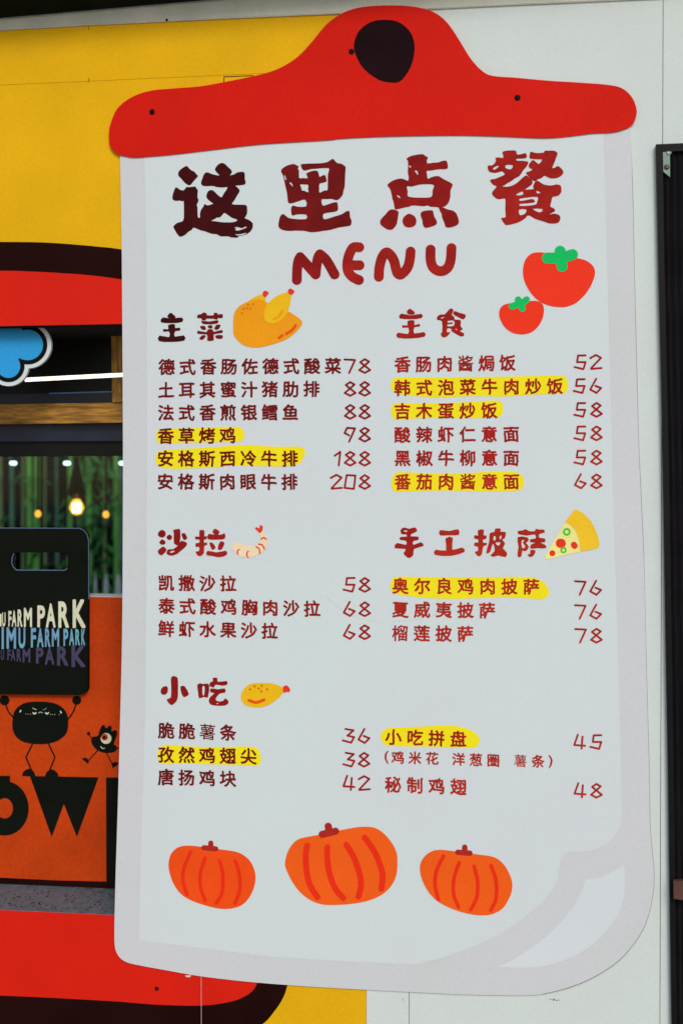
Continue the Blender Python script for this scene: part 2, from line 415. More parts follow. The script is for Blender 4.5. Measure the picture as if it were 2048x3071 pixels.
# flashing along the top of the wall and the dark eave over it
tb = [(-700, 124), (0, 91), (265, 76), (670, 56), (1024, 40.5), (1500, 17), (2048, -8), (2600, -34)]
tt = [(-700, 112), (0, 50), (568, 0), (1024, -40), (2048, -128), (2600, -176)]
zb = at(500, 65).z
fz = at(1024, 40.5, .010)
trim = empty('wall_flashing', (0, 0, zb), kind='structure')
flat('flashing_face', [[tb + tt[::-1]]], .0085, M['trim'], trim, thick=.008)
tube('flashing_lip', [at(x, y - 3.0, .0075) for x, y in tb], .0025, M['trim'], trim, 8)
lathe('screw', [(.0, .003), (.003, .002), (.004, 0)], at(501, 60, .0095), (0, -1, 0), M['screw'], trim, 10)
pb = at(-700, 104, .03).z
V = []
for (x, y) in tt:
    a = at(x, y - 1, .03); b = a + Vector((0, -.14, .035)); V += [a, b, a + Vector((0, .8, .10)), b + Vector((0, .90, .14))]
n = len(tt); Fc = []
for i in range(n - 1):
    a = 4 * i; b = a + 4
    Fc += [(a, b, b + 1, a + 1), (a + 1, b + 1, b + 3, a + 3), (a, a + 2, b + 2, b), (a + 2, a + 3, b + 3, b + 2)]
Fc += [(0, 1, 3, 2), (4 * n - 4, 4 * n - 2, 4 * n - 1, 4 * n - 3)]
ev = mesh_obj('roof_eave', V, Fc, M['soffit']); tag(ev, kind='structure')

# dark room behind the opening (sides, ceiling, floor; open to the bamboo at the back)
rx0, rx1 = OL - .3, OR + .5
room = empty('room', (0, .5, 0), kind='structure')
box('room_ceiling', (rx0 - 3, .47, 2.9), (rx1 + .8, 2.75, 3.0), M['dark_room'], room)
box('room_side', (rx1 + .7, .06, .02), (rx1 + .8, 4.2, 2.9), M['dark_room'], room)
box('room_floor', (rx0 - 3, .5, .01), (rx1 + .7, 4.2, .04), M['dark_room'], room)

# ------------------------------------------------------------------ granite ledge, orange counter front
DP = -.26
zs = OB
led = empty('granite_ledge', ((OL + OR) / 2, .13, zs), 'speckled grey granite ledge along the bottom of the red-framed opening', 'ledge')
box('slab', (OL, -.0028, zs + .0002), (OR, .262, zs + .0018), M['granite'], led)
specks_V, specks_F = [], []
for k in range(420):
    x = random.uniform(at(-60, 2700).x, OR); y = random.uniform(.004, .255); s = random.uniform(.0010, .0030); a = random.uniform(0, 6.3)
    b = len(specks_V)
    specks_V += [(x + s * math.cos(a + q) * random.uniform(.5, 1.3), y + 2.2 * s * math.sin(a + q) * random.uniform(.5, 1.2), zs + .0024) for q in (0, 1.3, 2.6, 3.9, 5.1)]
    specks_F.append((b, b + 1, b + 2, b + 3, b + 4))
tag(mesh_obj('mineral_specks', specks_V, specks_F, M['black'], led), kind='stuff')
S5 = lambda p: sp(p, 0, 1800, 3.918)
S8 = lambda p: sp(p, 0, 2280, 3.92)
cp = empty('counter_front', at(150, 2645, DP), 'orange counter front with big black letters under the black plaque', 'counter')
flat('panel', [[[(-500, 1785), (300, 1791), (480, 1794), (480, 2655), (-500, 2608)]]], DP, M['orange'], cp, thick=.02)
flat('shadow_gap', [[[(-500, 2610), (0, 2637), (320, 2645), (480, 2648), (480, 2690), (-500, 2690)]]], DP + .004, M['brownblack'], cp, thick=.004)  # dark sheet painted in for the shadow gap under the orange panel
box('counter_top', (OL, .27, at(300, 1791, DP).z - .01), (OR, .40, at(300, 1791, DP).z + .0015), M['border'], cp)
# letters O W and the stem of the next one
cx, cy = 60, 565
ring_o = [(cx + 282 * math.cos(a), cy + 320 * math.sin(a)) for a in np.linspace(0, 2 * math.pi, 49)[:-1]]
ring_i = [(cx + 98 * math.cos(a), cy + 120 * math.sin(a)) for a in np.linspace(0, 2 * math.pi, 33)[:-1]]
flat('black_letter', [[S8(ring_o), S8(ring_i)]], DP + .0010, M['board_black'], cp)
flat('black_letter', [[S8([(-10, 183), (122, 183), (122, 262), (60, 262), (-10, 262)])]], DP + .0014, M['board_black'], cp)
flat('black_letter', [[S8([(355, 185), (1162, 201), (908, 902), (755, 515), (612, 902)])]], DP + .0010, M['board_black'], cp)
flat('black_letter', [[S8([(1250, 203), (1720, 206), (1720, 1462), (1254, 1440)])]], DP + .0010, M['board_black'], cp)
# painted blob figure holding the plaque up, and the little one-eyed figure
f1 = flat('painted_figure', [[S5(sm([(150, 1440), (165, 1330), (210, 1260), (290, 1210), (400, 1193), (560, 1195), (680, 1225), (760, 1285), (800, 1370), (805, 1470), (785, 1560), (730, 1620), (650, 1665), (540, 1690), (400, 1688), (280, 1665), (200, 1610), (160, 1540)]))]], DP + .0012, M['board_black'], cp)
q = 1 / 3.918
def S5s(name, lines, r, d, mat, par, blobs=()): return strokes(name, [S5(l) for l in lines], r * q, d, mat, par, h=.6, blobs=[(x * q, 1800 + y * q, rr * q) for x, y, rr in blobs])
S5s('arm', [[(72, 1230), (105, 1310), (160, 1375)]], 8.5, DP + .0016, M['board_black'], f1, [(58, 1177, 58)])
S5s('arm', [[(897, 1225), (860, 1320), (800, 1400)]], 8.5, DP + .0016, M['board_black'], f1, [(905, 1175, 53)])
for leg, foot in (([(390, 1680), (310, 1845), (375, 2000)], [(262, 2063), (275, 2020), (310, 1990), (350, 1980), (395, 2005), (415, 2040), (422, 2076)]),
                  ([(572, 1682), (650, 1845), (588, 1998)], [(532, 2068), (550, 2020), (600, 1985), (650, 2000), (685, 2040), (692, 2078)])):
    strokes('leg', [S5(leg)], 8.5 * q, DP + .0016, M['board_black'], f1, h=.6, smooth=False)
    flat('foot', [[S5(foot)]], DP + .0018, M['board_black'], f1)
for ex in (410, 557):
    flat('eye', [[S5([(ex + 24 * math.cos(a), 1318 + 24 * math.sin(a)) for a in np.linspace(-.25, math.pi + .25, 14)] + [(ex - 10, 1322), (ex, 1326), (ex + 10, 1322)])]], DP + .0020, M['cream'], f1)
S5s('brow', [[(388, 1266), (410, 1280), (434, 1285)]], 3, DP + .0020, M['cream'], f1)
S5s('brow', [[(508, 1287), (530, 1283), (550, 1268)]], 3, DP + .0020, M['teal'], f1)
S5s('mouth', [[(460, 1326), (482, 1314), (505, 1324)]], 3.2, DP + .0020, M['cream'], f1)
S5s('sweat_drop', [[(248, 1296), (242, 1312)]], 7, DP + .0020, M['cream'], f1)
S5s('sweat_drop', [[(715, 1305), (724, 1324)]], 7, DP + .0020, M['cream'], f1)
dt = strokes('dots', [], 1, DP + .0020, M['cream'], f1, h=.35, blobs=[(x * q, 1800 + y * q, 1.0) for x, y in ((310, 1336), (336, 1338), (362, 1339), (600, 1342), (625, 1343), (648, 1343), (703, 1346))]); tag(dt, kind='stuff')
f2 = flat('painted_figure', [[S5(sm([(1075, 1640), (1090, 1605), (1150, 1595), (1175, 1530), (1200, 1475), (1230, 1470), (1252, 1502), (1290, 1473), (1315, 1490), (1315, 1540), (1350, 1527), (1378, 1545), (1370, 1600), (1340, 1690), (1370, 1710), (1375, 1750), (1340, 1785), (1260, 1795), (1180, 1780), (1120, 1740), (1085, 1690)]))]], DP + .0012, M['board_black'], cp)
strokes('eye', [], 1, DP + .0020, M['cream'], f2, h=.6, blobs=[(1250 * q, 1800 + 1625 * q, 63 * q)])
strokes('iris', [], 1, DP + .0024, M['orange'], f2, h=.5, blobs=[(1232 * q, 1800 + 1610 * q, 40 * q)])
strokes('pupil', [], 1, DP + .0028, M['board_black'], f2, h=.4, blobs=[(1230 * q, 1800 + 1612 * q, 21 * q)])
S5s('mouth', [[(1187, 1720), (1205, 1740), (1230, 1740)]], 4.5, DP + .0020, M['cream'], f2)
S5s('arm', [[(1052, 1585), (1085, 1632)]], 5, DP + .0016, M['board_black'], f2, [(1045, 1567, 20)])
S5s('arm', [[(1370, 1755), (1405, 1725)]], 5, DP + .0016, M['board_black'], f2)
S5s('leg', [[(1155, 1760), (1045, 1882)]], 6, DP + .0016, M['board_black'], f2)
S5s('leg', [[(1255, 1790), (1325, 1935)]], 6, DP + .0016, M['board_black'], f2)
flat('foot', [[S5([(965, 1862), (1000, 1850), (1030, 1860), (1047, 1890), (1040, 1925), (1010, 1900)])]], DP + .0018, M['board_black'], f2)
flat('foot', [[S5([(1325, 1972), (1318, 1915), (1360, 1898), (1396, 1912), (1375, 1945)])]], DP + .0018, M['board_black'], f2)

# ------------------------------------------------------------------ black plaque with grip hole and lettering
S4 = lambda p: sp(p, 0, 1300, 3.918)
DB = DP + .022
pl = empty('black_plaque', at(100, 2080, DB), 'black rounded plaque with grip slot and rows of cream, teal and purple lettering', 'sign')
def rrect(x0, y0, x1, y1, rx, n=7):
    out = []
    for (cx_, cy_, a0) in ((x1 - rx, y0 + rx, -90), (x1 - rx, y1 - rx, 0), (x0 + rx, y1 - rx, 90), (x0 + rx, y0 + rx, 180)):
        out += [(cx_ + rx * math.cos(R(a0 + 90 * k / n)), cy_ + rx * math.sin(R(a0 + 90 * k / n))) for k in range(n + 1)]
    return out
body = rrect(-205, 1584, 264, 2083, 26); body = [(x, y + (0 if y < 1700 else (x - 100) * .008)) for x, y in body]
slot = rrect(37, 1657, 205, 1709, 17)
flat('panel', [[body, slot]], DB, M['board_black'], pl, thick=.018)
def rimstrip(name, path, w, d, mat, par, closed=False):
    return strokes(name, [path], w, d, mat, par, h=.55, smooth=False)
rimstrip('polished_edge', [(-190, 1583), (45, 1583.6), (240, 1584.5), (252, 1590), (262, 1602), (266.5, 1620), (267, 1700), (267, 1796)], 1.1, DB + .0006, M['rim'], pl)
rimstrip('polished_edge', [(43, 1661), (38, 1672), (36.5, 1688), (41, 1700), (50, 1709.5), (195, 1710.5), (202, 1705)], 1.2, DB + .0006, M['rim'], pl)
def letter(ch, x0, x1, y0, y1, V, P, bold=.012):
    v = glyph(ch)[0]; a0, b0 = v.min(0); a1, b1 = v.max(0); N1 = max(10, int((x1 - x0) * 1.6)); N2 = max(16, int((y1 - y0) * 1.2))
    m = .08
    U, Wv = np.meshgrid(np.linspace(-m, 1 + m, N1), np.linspace(-m, 1 + m, N2))
    F = char_field(ch, a0 + U * (a1 - a0), b1 - Wv * (b1 - b0)) - bold
    V2, P2 = [], []
    contour(F, 0, 0, 1, V2, P2)
    b = len(V)
    V += [(x0 + (x1 - x0) * (-m + (1 + 2 * m) * x / (N1 - 1)), y0 + (y1 - y0) * (-m + (1 + 2 * m) * y / (N2 - 1))) for x, y in V2]
    P += [[i + b for i in p] for p in P2]
def wordrow(name, rows, mat, bold):
    V, P = [], []
    for ch, x0, x1, y0, y1 in rows: letter(ch, x0 * q, x1 * q, 1800 + y0 * q, 1800 + y1 * q, V, P, bold)
    ink_obj(name, V, P, DB + .0008, mat, pl)
wordrow('lettering', [('D', -190, -140, 185, 300), ('I', -120, -108, 180, 300), ('M', -90, 18, 168, 300), ('U', 32, 68, 150, 302), ('F', 106, 138, 135, 302), ('A', 147, 195, 128, 303), ('R', 215, 264, 118, 304), ('M', 290, 376, 100, 306), ('P', 450, 528, 73, 306), ('A', 550, 652, 52, 309), ('R', 697, 806, 28, 310), ('K', 866, 1000, 6, 312)], M['cream'], .035)
wordrow('lettering', [('D', -110, -20, 322, 568), ('I', 26, 48, 325, 563), ('M', 88, 188, 330, 560), ('U', 227, 298, 332, 557), ('F', 372, 424, 337, 546), ('A', 444, 512, 337, 543), ('R', 537, 592, 340, 540), ('M', 618, 695, 342, 536), ('P', 754, 802, 345, 528), ('A', 820, 872, 345, 525), ('R', 893, 940, 347, 523), ('K', 962, 1001, 347, 522)], M['teal'], .035)
wordrow('lettering', [('U', 16, 50, 590, 698), ('F', 94, 130, 585, 700), ('A', 136, 183, 580, 708), ('R', 205, 250, 578, 715), ('M', 276, 357, 575, 724), ('P', 434, 510, 565, 736), ('A', 537, 637, 560, 748), ('R', 682, 798, 552, 760), ('K', 853, 997, 548, 775)], M['purple'], .035)

# ------------------------------------------------------------------ timber frame, fascia, glass
wf = empty('window_frame', at(200, 1270, -.33), 'dark window front with brown timber rail and post above the orange counter', 'window')
flat('fascia', [[[(-500, 930), (520, 930), (520, 1366), (-500, 1372)]]], -.36, M['dark_panel'], wf, thick=.02)
flat('lower_rail', [[[(-500, 1272), (520, 1266), (520, 1322), (-500, 1326)]]], -.345, M['navy'], wf, thick=.014)
flat('reflection_band', [[[(-500, 1192), (90, 1181), (520, 1170), (520, 1216), (-500, 1218)]]], -.352, M['navy'], wf, thick=.006)  # navy zone of the reflection, shaped as a rail
strokes('reflection_line', [[(150, 1180), (339, 1174.5)]], 2.0, -.3505, M['bluebright'], wf, h=.8)  # blue reflection line painted in as a solid strip
flat('timber_rail', [[[(-500, 1218), (0, 1213), (372, 1207), (520, 1204.5), (520, 1264), (372, 1267), (0, 1272), (-500, 1277)]]], -.31, M['wood'], wf, thick=.034)
flat('timber_post', [[[(334, 960), (378, 960), (378, 1206), (337, 1206)]]], -.30, M['wood_v'], wf, thick=.03)
flat('pane', [[[(-500, 1360), (520, 1360), (520, 1800), (-500, 1800)]]], -.375, M['glass'], wf, thick=.006)
# glass reflection of a lit tube, built as a solid glowing tube
tl = empty('tube_reflection', at(225, 1130, -.2), 'long lit warm white tube built in for a reflection, in front of the timber post', 'reflected tube light')
tube('tube', [at(76, 1139, -.2), at(470, 1119, -.2)], .0062, M['tube'], tl)
tube('end_cap', [at(68, 1139.5, -.2), at(77, 1139, -.2)], .0068, M['door'], tl)
# cloud sign hanging behind the red band
cs = empty('cloud_sign', at(60, 1150, -.05), 'blue cloud cut-out with black and white outlines hanging under the red band', 'sign')
cb_ = [(330 * q, 700 + 1310 * q, 180 * q), (105 * q, 700 + 1560 * q, 138 * q), (60 * q, 700 + 1280 * q, 255 * q), (-180 * q, 700 + 1450 * q, 170 * q), (-230 * q, 700 + 1230 * q, 180 * q)]
def cloud(name, grow, d, mat, thick=False):
    o = strokes(name, [], 1, d, mat, cs, h=1.3, blobs=cb_, grow=grow * q)
    if thick:
        md = o.modifiers.new('solid', 'SOLIDIFY'); md.thickness = .012; md.offset = -1
    return o
cloud('white_outline', 96, -.060, M['page'], True); cloud('black_outline', 50, -.0590, M['board_black']); cloud('blue_face', 0, -.0582, M['blue'])

# ------------------------------------------------------------------ behind the glass: lamps, bottles, bamboo
def pendant(px, py, d, r, mat, label, name='pendant_bulb', cat='hanging lamp', grp='warm bulbs hanging behind the glass'):
    c = at(px, py, d); top = 2.9
    e = empty(name, c, label, cat, grp)
    lathe('bulb', [(0, -r), (r * .6, -r * .8), (r, 0), (r * .75, r * .7), (r * .4, r * 1.2)], c, (0, 0, 1), mat, e, 14)
    lathe('socket', [(r * .42, r * 1.15), (r * .45, r * 2.1), (r * .15, r * 2.3)], c, (0, 0, 1), M['door'], e, 10)
    tube('cord', [c + Vector((0, 0, r * 2.2)), Vector((c.x, c.y, top))], .004, M['door'], e, 6)
    return e
pendant(115, 1542, -2.2, .0150, M['warm'], 'small warm bulb hanging behind the glass, left of the big glowing bulb')
pendant(318.5, 1544, -2.2, .0150, M['warm'], 'small warm bulb hanging behind the glass, right of the big glowing bulb')
e = pendant(231, 1523, -2.3, .034, M['warm'], 'big white-hot glowing bulb hanging in the middle of the window')
c = at(231, 1523, -2.3); cf = at(231, 1523, -2.245)
lathe('shade', [(.020, .045), (.045, .062), (.034, .10), (.012, .20), (.008, .26)], c, (0, 0, 1), M['door'], e, 14)
lathe('filament', [(0, -.020), (.017, -.019), (.018, .019), (0, .020)], cf, (0, 0, 1), M['hot'], e, 10)
for px, w in ((41, 'left of the three cool white ceiling lamps behind the glass'), (202, 'middle one of the three cool white ceiling lamps behind the glass'), (368, 'cool white ceiling lamp behind the glass, half hidden by the menu board')):
    c = at(px, 1389, -2.2)
    e = empty('ceiling_lamp', c, w, 'ceiling lamp', 'cool white lamps behind the glass')
    lathe('lens', [(0, -.010), (.013, -.008), (.017, 0), (.013, .008), (0, .010)], c, (0, 0, 1), M['cool'], e, 14)
    tube('stem', [c + Vector((0, 0, .008)), Vector((c.x, c.y, 3.0))], .008, M['door'], e, 8)
zt = at(300, 1800, -5.0).z - .06
tabx = at(310, 1800, -5.0).x
tab = empty('serving_table', (tabx - .1, 5.0, GZ), 'serving table behind the glass, carrying white bottles', 'table')
box('tabletop', (tabx - .55, 4.7, zt - .03), (tabx + .45, 5.3, zt), M['dark_room'], tab)
for sx in (-.5, .4):
    for sy in (4.75, 5.25): box('leg', (tabx + sx - .02, sy - .02, GZ), (tabx + sx + .02, sy + .02, zt - .03), M['dark_room'], tab)
wbot = material('white_plastic', (.93, .95, .94), .4, .4); bbot = material('blue_label', (.15, .4, .85), .4, .4); obot = material('peach_label', (.85, .5, .38), .4, .4)
for px, w, m2, lab in ((287, .010, obot, 'narrow white bottle beside the black plaque behind the glass'), (319, .016, bbot, 'white bottle with blue band behind the glass'), (355, .018, obot, 'white bottle with pink band behind the glass')):
    c = at(px, 1760, -5.0); c.z = zt
    h = at(px, 1722, -5.0).z - zt; r = w * .95
    e = empty('bottle', c, lab, 'bottle', 'bottles on the serving table')
    lathe('body', [(r, 0), (r, h * .75), (r * .5, h * .92), (r * .4, h)], c, (0, 0, 1), wbot, e, 14)
    lathe('label_band', [(r + .001, h * .08), (r + .001, h * .40)], c, (0, 0, 1), m2, e, 14)
    lathe('cap', [(r * .5, h), (r * .5, h * 1.1), (0, h * 1.11)], c, (0, 0, 1), M['bamboo'], e, 12)
def bamboo(px, d, r, mat, label, lean=0.0, leafy=0, px_r=None):
    c = at(px, 1560, d); base = Vector((c.x, c.y, GZ)); H = 5.6
    if r is None: r = px_r
    e = empty('bamboo', base, label, 'bamboo', 'bamboo stems behind the window')
    pts, rad = [], []; seg = .34; z = 0.0; k = 0
    while z < H:
        rr = r * (1 - .35 * z / H)
        for dz, f in ((0, 1.0), (.012, 1.14), (.024, 1.0), (seg * .5, .95)):
            pts.append(base + Vector((lean * (z + dz - 1.5), .0, z + dz))); rad.append(rr * f)
        z += seg
    tube('culm', pts, rad, mat, e, 8)
    if leafy:
        V, F = [], []
        for i in range(leafy):
            zz = random.uniform(1.25, 3.0); o = base + Vector((random.gauss(0, .08), random.gauss(0, .15), zz)); L = random.uniform(.07, .15)
            a = random.uniform(0, 6.3); dr = Vector((math.cos(a) * .6, math.sin(a) * .4, -random.uniform(.3, 1))).normalized(); sd = dr.cross(Vector((random.uniform(-1, 1), 1, random.uniform(-1, 1)))).normalized() * L * .13
            b = len(V); V += [o, o + dr * L * .4 + sd, o + dr * L, o + dr * L * .4 - sd]; F.append((b, b + 1, b + 2, b + 3))
        mesh_obj('foliage', V, F, M['leaf'], e)
    return e
BL = ['thick bright green', 'slim dull green', 'slim yellow green', 'slim dark blue-green']
bb = [(4, 6.5, 0.021, 'bamboo2', 0, 'pale green bamboo stem at the left edge of the window'),
      (37, 7.5, 0.023, 'bamboo3', 0, 'dark blue-green bamboo stem under the left white lamp'),
      (70, 6.0, 0.014, 'bamboo2', 0, 'thin yellowish bamboo stem next to the left white lamp'),
      (90, 5.2, 0.023, 'bamboo', 40, 'thick bright green bamboo stem, left one of the bright pair'),
      (111, 5.6, 0.025, 'bamboo', 10, 'bright green bamboo stem behind the small left warm bulb'),
      (136, 7.0, 0.013, 'bamboo2', 0, 'thin dull bamboo stem right of the bright pair'),
      (172, 8.0, 0.014, 'bamboo3', 0, 'thin dark bamboo stem left of the middle white lamp'),
      (211, 5.0, 0.021, 'bamboo', 0, 'bright green bamboo stem behind the middle white lamp'),
      (238, 6.4, 0.018, 'bamboo2', 30, 'yellow-green bamboo stem above the big glowing bulb'),
      (268, 5.8, 0.023, 'bamboo', 230, 'leafy green bamboo right of the big glowing bulb'),
      (314, 6.6, 0.017, 'bamboo2', 0, 'thin bamboo stem behind the small right warm bulb'),
      (349, 5.4, 0.018, 'bamboo', 90, 'green bamboo stem at the edge of the menu board'),
      (363, 7.2, 0.023, 'bamboo3', 60, 'blue-green bamboo half hidden by the menu board')]
for px, d, r, m, lf, lab in bb:
    bamboo(px, -d, r, M[m], lab, random.uniform(-.008, .008), lf)
# dark hedge closing the view behind the bamboo
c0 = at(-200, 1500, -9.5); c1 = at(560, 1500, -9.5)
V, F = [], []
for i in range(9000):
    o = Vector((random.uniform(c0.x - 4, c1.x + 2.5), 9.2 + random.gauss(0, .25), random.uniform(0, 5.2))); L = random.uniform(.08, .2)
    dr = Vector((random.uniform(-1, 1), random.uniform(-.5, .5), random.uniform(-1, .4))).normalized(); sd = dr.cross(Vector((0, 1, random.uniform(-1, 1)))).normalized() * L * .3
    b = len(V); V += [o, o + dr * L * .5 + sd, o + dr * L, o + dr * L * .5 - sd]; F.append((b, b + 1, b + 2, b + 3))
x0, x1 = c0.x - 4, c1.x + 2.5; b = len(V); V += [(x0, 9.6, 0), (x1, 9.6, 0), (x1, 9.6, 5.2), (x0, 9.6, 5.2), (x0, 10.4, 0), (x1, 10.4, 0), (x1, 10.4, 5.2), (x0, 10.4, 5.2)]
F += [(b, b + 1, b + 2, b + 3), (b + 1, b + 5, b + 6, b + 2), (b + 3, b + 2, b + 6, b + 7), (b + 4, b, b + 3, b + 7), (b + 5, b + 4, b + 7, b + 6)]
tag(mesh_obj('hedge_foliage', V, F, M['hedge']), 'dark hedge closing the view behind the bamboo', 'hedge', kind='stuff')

# ------------------------------------------------------------------ menu board
D0 = .010
mb = empty('menu_board', at(1140, 2980, 0), 'tall white clipboard-shaped menu board with red clip and red Chinese lettering', 'menu board')
left = [(360.5, 430), (361, 465), (366, 768), (369.4, 1300), (369, 1600), (367, 1900), (361, 2160), (354.6, 2400), (347, 2644), (344, 2790), (346, 2842), (357, 2868), (377, 2884), (408, 2893)]
botm = [(510, 2912), (603, 2928), (730, 2943), (861, 2954), (1000, 2963), (1227, 2975), (1401, 2983), (1568, 2985), (1628, 2980.5), (1702, 2962), (1769, 2935), (1835.6, 2895), (1882, 2851.5), (1922.5, 2794.7), (1946, 2734.5), (1957, 2674), (1960, 2621), (1954.5, 2554), (1949, 2494), (1947, 2434), (1945, 2300), (1937, 2000), (1930, 1698), (1913, 1306), (1900, 784), (1891, 392), (1889, 340)]
outer = sm(left + botm, 4, False) + [(1880, 330), (400, 400)]
flat('board', [[outer]], D0, M['border'], mb, thick=.0095)
strokes('edge_shadow', [[(1890, 400), (1897, 600), (1900.5, 784), (1907, 1045), (1913.5, 1306), (1922, 1500), (1930.3, 1698), (1937.4, 2000), (1945.5, 2300), (1947.5, 2434), (1949.5, 2494), (1955, 2554), (1960.4, 2621), (1957.5, 2674), (1946.6, 2734.5), (1923.4, 2795), (1883, 2852.3), (1836.4, 2896), (1769.6, 2936), (1702.4, 2963), (1628, 2981.6)]], .75, D0 - .0012, M['edge'], mb, h=1.1)  # thin purple line paints the shadow along the board's right edge
pg = sm([(434, 470), (440, 768), (442, 1300), (440, 1700), (436, 2100), (432, 2300), (421, 2644), (418.5, 2800)], 4, False) + sm([(418, 2820), (529, 2834), (701.5, 2855), (797, 2867.6), (925, 2876), (1000, 2881), (1227, 2891.6), (1261, 2888), (1334, 2869.5), (1428, 2835), (1501, 2798), (1561.5, 2758), (1615, 2714), (1652, 2674), (1668.5, 2641), (1675, 2614), (1678, 2587), (1685, 2567), (1705, 2555), (1762, 2553), (1795, 2542), (1825.5, 2524), (1859, 2480.5)], 4, False) + sm([(1862, 2434), (1860, 2300), (1853, 2000), (1844, 1700), (1837, 1500), (1832, 1280), (1826, 1040), (1817, 720), (1808, 405), (1806, 340)], 4, False) + [(434, 400)]
flat('page', [[pg]], D0 + .0006, M['page'], mb)
cu = sm([(1491, 2900), (1548, 2871.5), (1635, 2811), (1702, 2741), (1738.6, 2681), (1755, 2637.6)], 4, False) + sm([(1757, 2637), (1789, 2633), (1829, 2617.5), (1871, 2594)], 4, False) + sm([(1872, 2600), (1872, 2667.6), (1862, 2721), (1835.6, 2768), (1795.5, 2814.7), (1755, 2848), (1695, 2878), (1628, 2898), (1561.5, 2903)], 4, False)
M['curl'] = material('page_curl_white', (.71, .765, .80), .5, .3, .02, 3, .02)
flat('page_curl', [[cu]], D0 + .0008, M['curl'], mb)
# clip
clip = [(360.5, 465), (340, 451), (328.5, 428), (328, 392), (334, 366), (349.5, 330), (375.6, 304), (411.5, 284), (457, 271), (509.5, 266), (601, 258.7), (673, 246), (738, 233), (803, 217.5), (849, 199), (895, 168.5), (934, 127), (980, 72), (1024, 41), (1057, 27.5), (1096, 19.6), (1154.6, 16), (1220, 17.6), (1272, 26), (1311, 42.5), (1344, 72), (1377, 121), (1409, 173), (1442, 210), (1475, 227), (1546.5, 233), (1644.5, 242), (1742.5, 248), (1827, 255), (1866.6, 266), (1893, 290.7), (1906, 320), (1907, 346), (1896, 372), (1873, 386.7), (1834, 396.5), (1775, 400), (1697, 409.5), (1644.5, 413.5), (1599, 413), (1481, 408), (1350.6, 405.6), (1154.6, 409), (1024, 415), (980, 420), (784, 432), (653, 447), (522.5, 462.5), (437.6, 470), (398, 471.6), (372, 467)]
DC = .0150
cl = flat('clip', [[sm(clip, 4)]], DC, M['clip_red'], mb, thick=.0040)
Z2 = lambda p: [(1024 + x / 1.531, y / 1.531) for x, y in p]
flat('dark_spot', [[Z2(sm([(57, 205), (75, 150), (110, 115), (150, 96), (200, 91), (250, 97), (290, 120), (320, 155), (334, 200), (333, 250), (320, 300), (295, 345), (265, 375), (230, 379), (180, 370), (130, 340), (90, 300), (65, 250)]))]], DC + .0006, material('dark_maroon_vinyl', (.014, .004, .006), .7, .05, .25, 8, .15), cl)
for x, y in ((457, 335.5), (1054, 154.5), (1551, 293)):
    lathe('screw', [(.0, .0012), (.0055, .0012), (.0078, .0006), (.0080, 0)], at(x, y, DC + .001), (0, -1, 0), M['screw'], cl, 20)

DI = D0 + .0016
def brush(name, ox, oy, s, polys, ink, k=3):
    gs = []
    for pset in polys:
        if isinstance(pset[0][0], (int, float)): pset = [pset]
        gs.append([sp(sm(l, k), ox, oy, s) for l in pset])
    # every detached stroke lies a hair prouder than the last
    if len(gs) == 1: return flat(name, gs, DI, M[ink], mb)
    o = flat(name, [gs[0]], DI, M[ink], mb)
    V, F = [], []
    base = o.location + mb.location
    me0 = o.data
    V = [base + v.co for v in me0.vertices]; F = [tuple(p.vertices) for p in me0.polygons]
    bpy.data.objects.remove(o)
    for i, g_ in enumerate(gs[1:], 1):
        o = flat('x', [g_], DI + .00003 * i, M[ink], mb); b = len(V); bb_ = o.location + mb.location
        V += [bb_ + v.co for v in o.data.vertices]; F += [tuple(b + j for j in p.vertices) for p in o.data.polygons]
        bpy.data.objects.remove(o)
    return mesh_obj(name, V, F, M[ink], mb)

# title, traced brush characters
brush('title_character', 500, 470, 5.6, [
    [(335,155),(375,190),(420,230),(465,250),(500,295),(527,322),(490,370),(445,420),(410,465),(375,478),(330,455),(290,420),(250,370),(205,325),(195,285),(210,240),(260,195)],
    [[(150,520),(180,522),(220,550),(285,565),(335,508),(370,512),(485,500),(495,525),(525,560),(520,640),(522,700),(538,720),(525,770),(508,805),(520,860),(525,1005),(560,1022),(562,950),(580,890),(610,850),(640,795),(680,815),(740,805),(782,785),(740,755),(690,710),(668,665),(685,600),(720,565),(775,562),(820,600),(865,645),(920,680),(960,620),(1000,560),(1022,510),(950,515),(840,508),(780,490),(640,492),(585,465),(582,420),(600,370),(620,310),(655,268),(700,265),(760,290),(885,315),(850,270),(812,215),(840,160),(890,115),(945,105),(990,130),(1040,180),(1075,210),(1097,245),(1085,285),(1060,310),(1120,300),(1195,262),(1290,255),(1312,295),(1315,380),(1327,430),(1310,465),(1240,478),(1155,485),(1190,515),(1227,565),(1210,610),(1175,665),(1140,730),(1095,790),(1160,805),(1260,805),(1335,815),(1352,860),(1352,940),(1335,990),(1310,1030),(1370,1055),(1420,1090),(1447,1125),(1440,1200),(1400,1260),(1330,1305),(1250,1325),(1210,1335),(1185,1358),(1080,1352),(1030,1335),(910,1335),(840,1298),(790,1298),(720,1280),(640,1250),(580,1238),(460,1190),(420,1230),(365,1260),(320,1305),(240,1342),(200,1320),(160,1265),(120,1190),(120,1165),(180,1110),(280,1072),(292,920),(288,745),(270,748),(215,735),(150,740),(105,715),(100,670),(115,600)],
     [(970,942),(1040,985),(1100,1025),(1190,1060),(1120,1098),(940,1100),(830,1085),(750,1075),(800,1050),(845,1020),(885,1020),(930,985)],
     [(1140,1190),(1190,1178),(1240,1195),(1290,1190),(1320,1170),(1345,1185),(1290,1212),(1200,1240),(1150,1230),(1170,1210)], [(1150,1302),(1240,1298),(1340,1275),(1300,1308),(1200,1322)]]], 'ink0')
